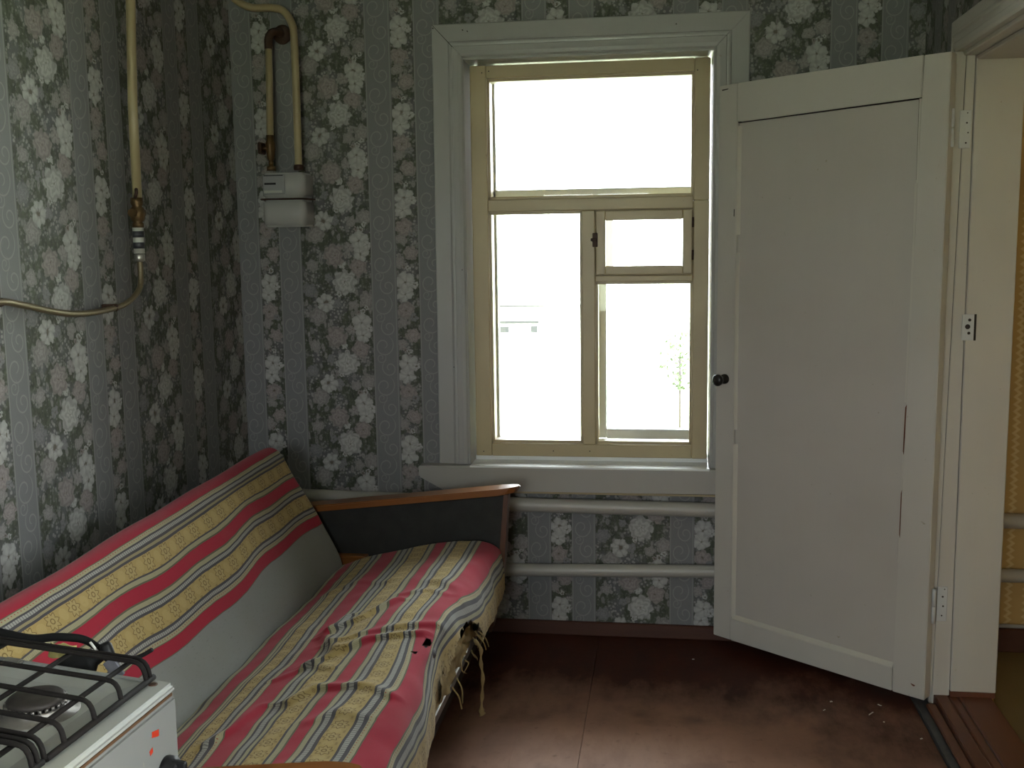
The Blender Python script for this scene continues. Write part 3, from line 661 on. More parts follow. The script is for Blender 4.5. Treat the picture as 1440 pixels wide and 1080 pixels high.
th = thing('trim_3', 'red-brown painted wooden threshold of the doorway', None, (0.9, 2.9, 0.0), kind='structure')
for (x0, x1, z) in ((0.8325, 0.874, 0.030), (0.877, 0.905, 0.026), (0.908, 1.004, 0.030)):
    B().box(x0, x1, 2.3, JY + 0.03, -0.03, z, 0.004).obj('threshold_plank', M['thresh'], th)
B().box(0.776, 0.8305, 2.3, JY + 0.0, -0.01, 0.006, 0.002).obj('threshold_plank', M['debris'], th)
B().box(0.80, 0.8305, 2.3, JY - 0.03, 0.006, 0.018, 0.004).obj('threshold_plank', M['thresh'], th)
adopt(th)

# ------------------------------------------------------------------ heating pipes
def hpipe(z0, zl, r, label):
    pts = [(LEFT + 0.005, 3.771, z0)] + [(x, 3.771, z) for x, z in zl] + [(3.25, 3.771, zl[-1][1])]
    o = B().tube(pts, r, 20).obj('heating_pipe', M['pipew']); tag(o, label, 'pipe', 'white heating pipes under the window'); return o
hpipe(0.513, [(-1.27, 0.510), (-0.55, 0.496), (0.17, 0.490), (1.19, 0.474)], 0.0265, 'upper thick white heating pipe running just under the window sill')
hpipe(0.240, [(-0.58, 0.248), (0.17, 0.265), (1.19, 0.281)], 0.0235, 'lower white heating pipe running above the skirting board')

# ------------------------------------------------------------------ gas pipes, meter, hose
PY = 3.735
gp = thing('gas_pipe', 'cream gas pipe bending round the corner and down into the right of the meter', 'pipe', (-1.302, PY, 1.72), group='cream gas pipes')
B().tube(smooth_path([(-1.515, 3.05, 2.40), (-1.515, 3.30, 2.39), (-1.515, 3.60, 2.355), (-1.500, 3.70, 2.305), (-1.455, PY, 2.280), (-1.38, PY, 2.275), (-1.335, PY, 2.262), (-1.305, PY, 2.215), (-1.300, PY, 2.15), (-1.300, PY, 1.95), (-1.302, PY, 1.72)], 8), 0.0135, 16).obj('pipe_run', M['pipeg'], gp)
B().lathe((-1.302, PY, 1.712), (0, 0, 1), [(0, 0.017), (0.004, 0.019), (0.016, 0.019), (0.019, 0.015)], 8).obj('union_nut', M['rust'], gp)
adopt(gp)
gp = thing('gas_pipe.001', 'short cream gas pipe with rusty elbow and brass tap above the left of the meter', 'pipe', (-1.405, PY, 1.72), group='cream gas pipes')
B().tube([(-1.395, PY, 2.14), (-1.398, PY, 2.0), (-1.403, PY, 1.835)], 0.0125, 16).obj('pipe_run', M['pipeg'], gp)
B().tube(smooth_path([(-1.395, PY, 2.135), (-1.394, PY + 0.001, 2.17), (-1.386, PY + 0.012, 2.192), (-1.372, PY + 0.035, 2.198), (-1.365, BACK, 2.198)], 6), [0.0145] * 24 + [0.0175] * 1, 16).obj('elbow', M['rust'], gp)
B().lathe((-1.365, BACK - 0.001, 2.195), (0, -1, 0), [(0, 0.035), (0.006, 0.033), (0.012, 0.016)], 16).obj('wall_plate', M['rust'], gp)
tp = B().lathe((-1.404, PY, 1.712), (0, 0, 1), [(0, 0.017), (0.015, 0.017), (0.017, 0.009), (0.038, 0.009), (0.040, 0.014), (0.060, 0.0155), (0.075, 0.018), (0.095, 0.018), (0.105, 0.0145), (0.125, 0.0145)], 10).tube([(-1.404, PY, 1.793), (-1.432, PY - 0.012, 1.790)], 0.009, 8).obj('gas_tap', M['brass'], gp)
B().box(-1.440, -1.428, PY - 0.035, PY + 0.02, 1.770, 1.812, 0.004).obj('tap_handle', M['rust'], tp)
adopt(gp)
lp = thing('gas_pipe.002', 'cream vertical gas pipe on the left wall ending in a brass tap', 'pipe', (-1.505, 2.93, 1.42), group='cream gas pipes')
LX = -1.505
B().tube([(LX, 2.945, 2.46), (LX, 2.955, 2.15), (LX, 2.93, 1.85), (LX, 2.925, 1.585)], 0.0135, 16).obj('pipe_run', M['pipeg'], lp)
tp = B().lathe((LX, 2.92, 1.502), (0, 0, 1), [(0, 0.017), (0.012, 0.017), (0.015, 0.013), (0.022, 0.020), (0.040, 0.024), (0.055, 0.020), (0.060, 0.014), (0.068, 0.018), (0.085, 0.018)], 10).tube([(LX, 2.955, 1.545), (LX, 2.885, 1.543)], 0.012, 8).obj('gas_tap', M['brass'], lp)
B().tube([(LX + 0.005, 2.902, 1.585), (LX + 0.012, 2.898, 1.60), (LX + 0.005, 2.912, 1.61)], 0.005, 8).obj('tap_handle', M['rust'], tp)
cp = B().lathe((LX, 2.918, 1.428), (0, 0, 1), [(0, 0.0155), (0.074, 0.0155)], 14).obj('coupling', M['tapew'], lp)
for z in (1.442, 1.474): B().lathe((LX, 2.918, z), (0, 0, 1), [(0, 0.0165), (0.018, 0.0165)], 14).obj('black_tape_band', M['tapeb'], cp)
adopt(lp)
hs = thing('gas_hose', 'thin bronze-coloured flexible gas hose curving along the left wall to the stove', 'hose', (LX, 2.9, 1.40))
B().tube(smooth_path([(LX, 2.918, 1.42), (LX, 2.918, 1.37), (LX + 0.002, 2.90, 1.325), (LX - 0.01, 2.84, 1.288), (LX - 0.02, 2.74, 1.275), (LX - 0.02, 2.60, 1.275), (LX - 0.02, 2.48, 1.290), (LX - 0.015, 2.36, 1.312), (LX - 0.01, 2.25, 1.325), (LX - 0.01, 2.12, 1.30), (LX + 0.0, 1.9, 1.20), (-1.47, 1.6, 0.98), (-1.38, 1.43, 0.86)], 8), 0.0085, 10).obj('braided_hose', M['hoseb'], hs)
B().lathe((LX, 2.918, 1.405), (0, 0, 1), [(0, 0.011), (0.002, 0.0155), (0.020, 0.0155), (0.022, 0.012)], 6).obj('hose_nut', M['steel'], hs)
B().box(LX - 0.055, LX - 0.008, 2.785, 2.797, 1.270, 1.290, 0.003).obj('wall_clip', M['rust'], hs)
B().box(LX - 0.055, LX - 0.006, 2.262, 2.275, 1.314, 1.334, 0.003).obj('wall_clip', M['rust'], hs)
adopt(hs)

mt = thing('gas_meter', 'white two-part gas meter on the window wall near the corner', 'meter', (-1.327, 3.70, 1.515))
def rbox(x0, x1, y0, y1, z0, z1, r, name, mat, parent, rb=None):
    n = 6; pts = []
    for (cx, cy, a0) in ((x1 - r, y0 + r, -90), (x1 - 0.004, y1 - 0.004, 0), (x0 + 0.004, y1 - 0.004, 90), (x0 + r, y0 + r, 180)):
        rr = r if a0 in (-90, 180) else 0.004
        for k in range(n + 1):
            a = math.radians(a0 + 90 * k / n); pts.append((cx + rr * math.cos(a), cy + rr * math.sin(a), z0))
    bm_ = B().prism(pts, (0, 0, z1 - z0))
    es = [e for e in bm_.bm.edges if abs(e.verts[0].co.z - e.verts[1].co.z) < 1e-5]
    bmesh.ops.bevel(bm_.bm, geom=es, offset=rb or 0.008, segments=3, affect='EDGES')
    for f in bm_.bm.faces: f.smooth = True
    return bm_.obj(name, M[mat], parent)
rbox(-1.430, -1.270, 3.690, 3.795, 1.613, 1.702, 0.026, 'upper_case', 'meter', mt)
rbox(-1.430, -1.270, 3.690, 3.795, 1.512, 1.607, 0.026, 'lower_case', 'meter', mt)
rbox(-1.440, -1.262, 3.683, 3.797, 1.6070, 1.6125, 0.028, 'seam_flange', 'rust', mt, 0.002)
dp = B().box(-1.420, -1.338, 3.6875, 3.694, 1.626, 1.696, 0.003).obj('dial_plate', M['meterg'], mt)
B().box(-1.414, -1.372, 3.6862, 3.689, 1.660, 1.667).obj('counter_slot', M['black'], dp)
B().box(-1.416, -1.345, 3.6862, 3.689, 1.6905, 1.6935).obj('plate_rim', M['black'], dp)
B().box(-1.416, -1.350, 3.6862, 3.6885, 1.632, 1.640).obj('label_strip', M['tapew'], dp)
adopt(mt)

# ------------------------------------------------------------------ sofa
sofa = thing('sofa', 'old fold-out sofa under red and yellow striped cloth along the left wall', 'sofa', (-1.0, 2.52, 0.0))
Y0, Y1 = 1.565, 3.485
def interp(x, tab):
    if x <= tab[0][0]: return tab[0][1] + (x - tab[0][0])
    for (a, b_), (c_, d_) in zip(tab, tab[1:]):
        if x <= c_: return b_ + (d_ - b_) * (x - a) / (c_ - a)
    return tab[-1][1] + (x - tab[-1][0])
def resample(P, ds):
    P = smooth_path([(p[0], 0, p[1]) for p in P], 10); out = [(P[0], 0.0)]; acc = 0; tot = 0
    for a, b_ in zip(P, P[1:]):
        L = (b_ - a).length; d = 0
        while acc + (L - d) >= ds:
            d += ds - acc; acc = 0; tot += ds; out.append((a.lerp(b_, d / L), tot))
        acc += L - d
    out.append((P[-1], tot + acc)); return out
# --- seat
seat_l = [('C', .026), ('O', .004), ('D', .0065), ('C', .010), ('O', .004), ('R', .034), ('O', .004), ('C', .008), ('D', .0055), ('C', .005), ('D', .0055), ('Y', .034), ('D', .0065), ('L', .0110), ('D', .0065), ('c', .012), ('O', .004),
          ('R', .047), ('O', .003), ('C', .008), ('D', .0065), ('L', .0110), ('D', .0065), ('C', .008), ('D', .0065), ('Y', .042), ('D', .0065), ('C', .013), ('O', .004),
          ('R', .028), ('O', .003), ('C', .011), ('D', .0065), ('L', .0110), ('D', .0065), ('Y', .046), ('D', .007), ('L', .0110), ('D', .007), ('c', .012), ('O', .004),
          ('R', .047), ('O', .003), ('c', .010), ('D', .0065), ('L', .0110), ('D', .0065), ('C', .008), ('D', .0055), ('Y', .062), ('D', .0055), ('C', .06)]
tot_seat = sum(w for _, w in seat_l)
M['seatc'] = stripes_mat('striped_seat_cloth', seat_l, tot_seat, 0.0185, 0.056, 0.12)
ridges = [([(-0.90, 2.66), (-0.821, 2.738), (-0.75, 2.85)], 0.016, 0.018), ([(-0.86, 2.55), (-0.694, 2.631), (-0.57, 2.67)], 0.013, 0.022), ([(-0.87, 2.41), (-0.75, 2.548), (-0.62, 2.59)], 0.017, 0.020),
          ([(-0.84, 2.19), (-0.791, 2.261), (-0.67, 2.243), (-0.60, 2.19)], 0.015, 0.018), ([(-0.96, 2.02), (-0.925, 2.085), (-0.90, 2.19)], 0.012, 0.016), ([(-0.82, 2.49), (-0.898, 2.63), (-0.87, 2.77)], 0.014, 0.018),
          ([(-0.753, 2.90), (-0.681, 2.935), (-0.61, 2.89)], 0.007, 0.015), ([(-1.034, 3.047), (-0.956, 3.127), (-0.845, 3.051)], 0.006, 0.02), ([(-0.75, 2.06), (-0.70, 2.10), (-0.63, 2.08)], 0.006, 0.02), ([(-0.80, 1.83), (-0.70, 1.88), (-0.6, 1.86)], 0.006, 0.02),
          ([(-0.93, 2.35), (-0.86, 2.42), (-0.80, 2.37)], 0.008, 0.015), ([(-0.66, 3.0), (-0.60, 2.95), (-0.57, 2.88)], 0.010, 0.025)]
def seg_d(p, a, b_):
    ab = (b_[0] - a[0], b_[1] - a[1]); t = ((p[0] - a[0]) * ab[0] + (p[1] - a[1]) * ab[1]) / (ab[0] ** 2 + ab[1] ** 2); t = max(0, min(1, t))
    dx = p[0] - a[0] - ab[0] * t; dy = p[1] - a[1] - ab[1] * t
    return math.hypot(dx, dy), dy
def ridge_h(x, y):
    h = 0
    for pts, amp, w in ridges:
        best = 9; sy = 0
        for a, b_ in zip(pts, pts[1:]):
            d, s_ = seg_d((x, y), a, b_)
            if d < best: best, sy = d, s_
        ww = w * (0.55 if sy < 0 else 1.3)
        h += amp * 0.62 * math.exp(-(best / ww) ** 2)
    return h
prof = [(-1.13, 0.33), (-1.10, 0.352), (-1.05, 0.372), (-0.998, 0.386), (-0.902, 0.408), (-0.802, 0.430), (-0.70, 0.446), (-0.63, 0.450), (-0.585, 0.443), (-0.560, 0.422), (-0.548, 0.390), (-0.541, 0.350), (-0.537, 0.31), (-0.536, 0.270)]
DS = 0.0085; rs = resample(prof, DS); ny = int((Y1 - Y0) / DS)
V = []; U = []; keep = []
reds = []; acc_ = 0.0
for k_, w_ in seat_l:
    if k_ == 'R': reds += [acc_, acc_ + w_]
    acc_ += w_
near_t = [(0.0, 0.0)] + list(zip((0.095, 0.125, 0.227, 0.274, 0.392, 0.420, 0.550, 0.600), reds)) + [(0.80, tot_seat - 0.02)]
far_t = [(0.0, 0.0)] + list(zip((0.050, 0.085, 0.190, 0.242, 0.386, 0.422, 0.546, 0.632), reds)) + [(0.80, tot_seat - 0.05)]
def smst(x): x = max(0, min(1, x)); return x * x * (3 - 2 * x)
for j in range(ny + 1):
    y = Y0 + (Y1 - Y0) * j / ny; t = (y - Y0) / (Y1 - Y0)
    endf = min(1, (y - Y0) / 0.05, (Y1 - y) / 0.05); endf = math.sqrt(max(0, 1 - (1 - endf) ** 2))
    for i, (p, s_) in enumerate(rs):
        nx = rs[min(i + 1, len(rs) - 1)][0] - rs[max(i - 1, 0)][0]; nx.normalize(); nrm = Vector((-nx.z, 0, nx.x))
        x, z = p.x, p.z
        top = smst((0.63 - s_) / 0.1); inner = smst(s_ / 0.12)
        h = ridge_h(x, y) * top * inner + (noise.noise(Vector((x * 6, y * 4, 1.0))) * 0.007 + noise.noise(Vector((x * 20, y * 14, 4.0))) * 0.0028) * endf
        front = smst((s_ - 0.55) / 0.06)
        h += front * (noise.noise(Vector((y * 7, s_ * 4, 2))) * 0.012)
        # slump of the front edge where the cloth is torn
        sl = math.exp(-((y - 2.55) / 0.28) ** 2)
        q = Vector((x, y, z)) + nrm * h
        q.x -= 0.030 * sl * front - 0.028 * front * (1 - t) * 0.5; q.z -= 0.008 * sl * smst((s_ - 0.35) / 0.2)
        q.z -= (1 - endf) * 0.035 * top
        if i >= len(rs) - 3: q.z += 0.010 * noise.noise(Vector((y * 25, 0, 7)))
        u = interp(s_, near_t) * (1 - t) + interp(s_, far_t) * t
        u += 0.046 * math.exp(-((y - 2.74) / 0.28) ** 2) * smst((s_ - 0.40) / 0.15) * (1 - smst((s_ - 0.64) / 0.1) * 0.5)
        u += 0.004 * math.sin(y * 9 + s_ * 5) * inner + 0.007 * noise.noise(Vector((x * 3, y * 3, 9))) * inner + ridge_h(x, y) * 0.45 * top
        V.append(q); U.append((u, y))
F = []; n = len(rs)
for j in range(ny):
    y = Y0 + (Y1 - Y0) * (j + 0.5) / ny
    for i in range(n - 1):
        s_ = rs[i][1] + DS / 2; rag = 0.012 * noise.noise(Vector((y * 40, s_ * 40, 3)))
        # torn opening in the front fall of the cloth
        a0 = 2.52; a1 = 3.0
        if a0 < y < a1:
            f_ = (y - a0) / (a1 - a0); lim = 0.745 - 0.105 * math.sin(math.pi * f_ ** 1.4) ** 0.6
            if s_ > lim + rag: continue
        if ((y - 2.545) / 0.030) ** 2 + ((s_ - 0.556) / 0.012) ** 2 + rag * 25 < 1: continue
        if ((y - 2.47) / 0.014) ** 2 + ((s_ - 0.536) / 0.005) ** 2 < 1: continue
        F.append((j * n + i, j * n + i + 1, (j + 1) * n + i + 1, (j + 1) * n + i))
seat = mesh_obj('seat', V, F, M['seatc'], sofa, True, U)
bm = bmesh.new(); bm.from_mesh(seat.data); bmesh.ops.recalc_face_normals(bm, faces=bm.faces)
loose = [v for v in bm.verts if not v.link_faces]; bmesh.ops.delete(bm, geom=loose, context='VERTS'); bm.to_mesh(seat.data); bm.free()
for p in seat.data.polygons: p.use_smooth = True
# foam core under the cloth
V = []; F = []; cp = [(-1.11, 0.15), (-1.10, 0.33), (-0.90, 0.385), (-0.70, 0.420), (-0.625, 0.422), (-0.592, 0.395), (-0.582, 0.33), (-0.582, 0.265), (-0.60, 0.235), (-0.62, 0.15)]
NJ = 60
for j in range(NJ + 1):
    y = Y0 + 0.03 + (Y1 - Y0 - 0.06) * j / NJ
    for k, (x, z) in enumerate(cp):
        w = noise.noise(Vector((x * 9, y * 9, z * 9))) * 0.010 if 4 <= k <= 8 else -0.004
        V.append((x + w, y, z - 0.006))
m_ = len(cp)
for j in range(NJ):
    for k in range(m_): F.append((j * m_ + k, j * m_ + (k + 1) % m_, (j + 1) * m_ + (k + 1) % m_, (j + 1) * m_ + k))
F += [tuple(range(m_)), tuple(range(NJ * m_, (NJ + 1) * m_))[::-1]]
fo = mesh_obj('seat_foam', V, F, M['foam'], sofa, True); tag(fo, 'brown foam showing in the tear of the seat front')
B().lathe((-0.606, 2.552, 0.402), (0.1, 0, 1), [(0, 0.03), (0.014, 0.026), (0.020, 0.018), (0.024, 0.006)], 12).obj('foam_tuft', M['greyfoam'], sofa)
# grey metal rail under the seat front, seen through the tear
fb = B().box(-0.574, -0.560, Y0 + 0.02, Y1 - 0.02, 0.258, 0.284, 0.003).obj('front_rail', M['steel'], sofa)
rnd = random.Random(3)
for k in range(9):
    y = rnd.uniform(2.72, 2.99); z = 0.29 + rnd.uniform(-0.02, 0.03); L = rnd.uniform(0.012, 0.04)
    B().tube(smooth_path([(-0.548, y, z), (-0.538 + rnd.uniform(-.008, .006), y + rnd.uniform(-.02, .02), z - L * 0.5), (-0.536 + rnd.uniform(-.01, .006), y + rnd.uniform(-.04, .04), z - L)], 3), [0.0026, 0.0022, 0.0020, 0.0016, 0.0012, 0.0009, 0.0005], 5).obj('frayed_thread', M['burlap'], sofa)
# twisted strip of cloth hanging out of the tear
hp = smooth_path([(-0.540, 2.895, 0.315), (-0.520, 2.885, 0.295), (-0.518, 2.87, 0.26), (-0.512, 2.865, 0.22), (-0.512, 2.85, 0.17), (-0.512, 2.835, 0.135), (-0.510, 2.835, 0.118)], 5)
B().tube(hp, [0.0045 + 0.0018 * math.sin(i * 1.3) + (0.004 if i > len(hp) - 6 else 0) for i in range(len(hp))], 7, squash=(1.2, 0.7)).obj('hanging_strip', M['burlap'], sofa)
for (y, dy, L) in ((2.93, 0.03, 0.05), (2.96, 0.05, 0.06), (2.90, -0.02, 0.07), (2.62, -0.03, 0.05), (2.56, 0.02, 0.06)):
    B().tube(smooth_path([(-0.537, y, 0.315), (-0.522, y + dy * 0.4, 0.31 - L * 0.4), (-0.518, y + dy, 0.31 - L)], 4), 0.0022, 5).obj('loose_thread', M['burlap'], sofa)
# crumpled flap of lining inside the tear
V = []; F = []
for j in range(26):
    y = 2.52 + 0.48 * j / 25
    for i in range(7):
        t_ = i / 6; V.append((-0.566 + 0.016 * noise.noise(Vector((y * 22, t_ * 3, 0))) + 0.006 * t_, y, 0.345 - 0.085 * t_ * (0.75 + 0.5 * noise.noise(Vector((y * 9, 5, 0)))) ))
for j in range(25):
    for i in range(6): F.append((j * 7 + i, j * 7 + i + 1, (j + 1) * 7 + i + 1, (j + 1) * 7 + i))
mesh_obj('torn_lining', V, F, M['burlap'], sofa, True)

# --- backrest: one upholstered slab, cloth over its upper part and plain grey below
back_l = [('O', .008), ('R', .050), ('O', .003), ('c', .010), ('D', .0055), ('L', .008), ('D', .0055), ('T', .008), ('D', .0055), ('Y', .042), ('D', .0055), ('C', .011), ('O', .003), ('R', .036), ('O', .003), ('C', .010), ('D', .0055), ('L', .009), ('D', .0055),
          ('Y', .047), ('D', .006), ('L', .009), ('D', .0055), ('c', .009), ('O', .003), ('R', .032), ('O', .002), ('G', .20)]
tot_back = sum(w for _, w in back_l)
M['backc'] = stripes_mat('striped_backrest_cloth', back_l, tot_back, 0.0235, 0.085)
bp = [(-1.395, 0.30), (-1.400, 0.55), (-1.400, 0.700), (-1.388, 0.738), (-1.366, 0.758), (-1.338, 0.765), (-1.312, 0.756), (-1.288, 0.728), (-1.262, 0.680), (-1.235, 0.630), (-1.205, 0.575), (-1.182, 0.530), (-1.163, 0.490), (-1.140, 0.445), (-1.118, 0.400), (-1.105, 0.365), (-1.105, 0.33), (-1.16, 0.30)]
rb = resample(bp, 0.010); YB0, YB1 = 1.575, 3.46
# arc where the front crown begins
s_top = min((s_ for p, s_ in rb if p.x > -1.300 and p.z > 0.6))
nyb = int((YB1 - YB0) / 0.012); V = []; U = []; n = len(rb)
for j in range(nyb + 1):
    y = YB0 + (YB1 - YB0) * j / nyb; ef = min(1, (y - YB0) / 0.035, (YB1 - y) / 0.035); ef = math.sqrt(max(0, 1 - (1 - ef) ** 2))
    for i, (p, s_) in enumerate(rb):
        tx = rb[min(i + 1, n - 1)][0] - rb[max(i - 1, 0)][0]; tx.normalize(); nrm = Vector((-tx.z, 0, tx.x))
        f_ = s_ - s_top
        h = 0.006 * math.sin(y * 7 + f_ * 6) * smst(f_ / 0.1) + 0.008 * noise.noise(Vector((p.z * 4, y * 3, 0))) - (1 - ef) * 0.022
        q = Vector((p.x, y, p.z)) + nrm * h
        q.z -= 0.052 * (YB1 - y) / (YB1 - YB0) * smst((p.z - 0.33) / 0.12)
        u = f_ + 0.080 + 0.007 * math.sin(y * 6.5 + 0.5) * smst((f_ + 0.02) / 0.1) + 0.004 * math.sin(y * 17 + f_ * 9) * smst(f_ / 0.1)
        V.append(q); U.append((u, y))
F = []
for j in range(nyb):
    for i in range(n - 1): F.append((j * n + i, (j + 1) * n + i, (j + 1) * n + i + 1, j * n + i + 1))
    F.append((j * n + n - 1, (j + 1) * n + n - 1, (j + 1) * n, j * n))
F += [tuple(range(n)), tuple(range(nyb * n, (nyb + 1) * n))[::-1]]
bk = mesh_obj('backrest', V, F, M['backc'], sofa, True, U)
bm = bmesh.new(); bm.from_mesh(bk.data); bmesh.ops.recalc_face_normals(bm, faces=bm.faces); bm.to_mesh(bk.data); bm.free()
for p in bk.data.polygons: p.use_smooth = len(p.vertices) < 5
# --- armrests
def arm(yi, sgn):
    """yi: inner face plane; sgn +1 outward is +y"""
    y0, y1 = sorted((yi, yi + sgn * 0.045))
    a = B().prism([(-1.30, y0, 0.15), (-1.30, y0, 0.520), (-1.16, y0, 0.533), (-0.530, y0, 0.600), (-0.545, y0, 0.36), (-0.560, y0, 0.24), (-0.600, y0, 0.10), (-0.66, y0, 0.06), (-1.25, y0, 0.06)], (0, y1 - y0, 0), bev=0.006).obj('armrest', M['armf'], sofa)
    tag(a, 'charcoal fabric covered armrest')
    c0, c1 = sorted((yi - sgn * 0.014, yi + sgn * 0.062)); ym = (c0 + c1) / 2; hw = (c1 - c0) / 2
    # rounded wooden cap: plan outline with round front end, following the slope
    dx_ = 0.022 if sgn < 0 else 0.0
    pl = [(-1.30, c0), (-0.56, c0), (-0.52, c0 + 0.004), (-0.494, ym - hw * 0.55), (-0.484, ym), (-0.494, ym + hw * 0.55), (-0.52, c1 - 0.004), (-0.56, c1), (-1.30, c1)]
    pl = [(x + (dx_ if x > -1 else 0), y) for x, y in pl]
    def zt(x): return 0.534 + (x + 1.16) * 0.104 + 0.004 * smst((x + 0.75) / 0.25)
    V = []; k = len(pl)
    xs_ = []
    bmx = B(); top = [bmx.bm.verts.new((x, y, zt(x) + 0.018)) for x, y in pl]; bot = [bmx.bm.verts.new((x - (0.015 if x > -0.53 else 0), y, zt(x) - 0.004)) for x, y in pl]
    fs = [bmx.bm.faces.new(top), bmx.bm.faces.new(bot[::-1])] + [bmx.bm.faces.new((bot[i], bot[(i + 1) % k], top[(i + 1) % k], top[i])) for i in range(k)]
    bmesh.ops.bevel(bmx.bm, geom=list(fs[0].edges), offset=0.004, segments=2, affect='EDGES')
    bmx.obj('arm_cap', M['armc'], a)
    # wooden front edge strip of the arm
    e = yi - sgn * 0.004; y2, y3 = sorted((e, yi + sgn * 0.049))
    B().prism([(-0.526, y2, 0.598), (-0.541, y2, 0.36), (-0.556, y2, 0.24), (-0.590, y2, 0.11), (-0.602, y2, 0.11), (-0.575, y2, 0.24), (-0.560, y2, 0.38), (-0.541, y2, 0.598)], (0, y3 - y2, 0)).obj('arm_front_edge', M['arme'], a)
    for x in (-1.2, -0.72): B().lathe((x, yi + sgn * 0.022, 0.0), (0, 0, 1), [(0, 0.014), (0.07, 0.020)], 12).obj('foot', M['dkwood'], a)
    return a
arm(3.497, 1); arm(1.549, -1)
B().box(-1.14, -1.02, 3.455, 3.497, 0.345, 0.378, 0.003).obj('side_block', M['armc'], sofa)
B().box(-1.16, -0.64, Y0 + 0.0, Y1 + 0.008, 0.06, 0.252, 0.004).obj('base_box', M['dkwood'], sofa)
B().box(-1.40, -1.17, Y0 + 0.02, Y1 - 0.0, 0.08, 0.31, 0.004).obj('storage_box', M['dkwood'], sofa)
adopt(sofa)

# ------------------------------------------------------------------ gas stove
SA = math.radians(-2.5)
C0 = Vector((-0.664, 1.320, 0.85)); e1 = Vector((math.cos(math.radians(168.0)), math.sin(math.radians(168.0)), 0)); e2 = Vector((math.cos(math.radians(267.0)), math.sin(math.radians(267.0)), 0))
SM = Matrix(((e1.x, e2.x, 0, C0.x), (e1.y, e2.y, 0, C0.y), (0, 0, 1, 0), (0, 0, 0, 1)))   # local x: depth from the front, y: along the front towards the camera, z: height
stv = thing('gas_stove', 'white enamelled four-burner gas stove with black wire grates in the lower left corner', 'stove', (-0.9, 1.05, 0.0))
def sbox(x0, x1, y0, y1, z0, z1, name, mat, bev=0.003, parent=None, seg=2):
    return B().box(x0, x1, y0, y1, z0, z1, bev, SM, seg).obj(name, M[mat], parent or stv)
SWD, SD = 0.50, 0.56
sbox(0.010, SD, 0.004, SWD - 0.004, 0.03, 0.815, 'body', 'enamel', 0.006)
sbox(0.0, 0.012, 0.002, SWD - 0.002, 0.70, 0.834, 'control_panel', 'enamel', 0.004)
sbox(-0.004, 0.010, 0.008, SWD - 0.008, 0.22, 0.692, 'oven_door', 'enamel', 0.004)
B().tube([SM @ Vector(p) for p in ((-0.004, 0.06, 0.655), (-0.04, 0.06, 0.655), (-0.04, SWD - 0.06, 0.655), (-0.004, SWD - 0.06, 0.655))], 0.007).obj('oven_handle', M['steel'], stv)
sbox(0.004, SD, 0.006, SWD - 0.006, 0.8335, 0.8375, 'rust_gap', 'rustline', 0.0)
# top: raised rim and sunken pan
top = B().box(0.0, 0.048, 0.0, SWD, 0.837, 0.852, 0.006, SM, 3).box(SD - 0.05, SD, 0.0, SWD, 0.837, 0.852, 0.006, SM, 3).box(0.040, SD - 0.04, 0.0, 0.016, 0.837, 0.851, 0.005, SM, 3).box(0.040, SD - 0.04, SWD - 0.016, SWD, 0.837, 0.851, 0.005, SM, 3).obj('top_rim', M['enamel2'], stv)
pan = B().box(0.046, SD - 0.045, 0.014, SWD - 0.014, 0.836, 0.8425, 0.0, SM)
pan.prism([SM @ Vector(p) for p in ((0.046, 0.014, 0.8505), (0.082, 0.014, 0.8425), (0.046, 0.014, 0.8425))], SM.to_3x3() @ Vector((0, SWD - 0.028, 0)))
pan.prism([SM @ Vector(p) for p in ((0.05, 0.014, 0.8495), (0.05, 0.045, 0.8425), (0.05, 0.014, 0.8425))], SM.to_3x3() @ Vector((SD - 0.1, 0, 0)))
pan.obj('hob_pan', M['enamel2'], stv)
sc_ = B().lathe(SM @ Vector((0.026, 0.020, 0.8515)), (0, 0, 1), [(0, 0.0062), (0.0015, 0.0062), (0.002, 0.004)], 16).obj('screw', M['rust'], stv)
B().box(0, 0, 0, 0, 0, 0) if False else None
for (bx, by, r) in ((0.145, 0.125, 0.040), (0.145, 0.37, 0.034), (0.40, 0.125, 0.034), (0.40, 0.37, 0.034)):
    c0 = SM @ Vector((bx, by, 0))
    bu = B().lathe((c0.x, c0.y, 0.842), (0, 0, 1), [(0, r * 1.35), (0.002, r * 1.33), (0.003, r * 1.02), (0.010, r), (0.013, r * 0.97)], 32).obj('burner', M['burn'], stv)
    tb = B()
    for k in range(28):
        a = 2 * math.pi * k / 28; d = Vector((math.cos(a), math.sin(a), 0)); q = c0 + d * r * 0.93; q.z = 0.8545
        tb.lathe(q, (0, 0, 1), [(0, r * 0.07), (0.005, r * 0.07)], 5)
    tb.obj('flame_teeth', M['burn'], bu)
    B().lathe((c0.x, c0.y, 0.857), (0, 0, 1), [(0, r * 0.86), (0.001, r * 0.90), (0.006, r * 0.90), (0.009, r * 0.82), (0.0095, r * 0.3), (0.0088, 0.001)], 32).obj('burner_cap', M['burncap'], bu)
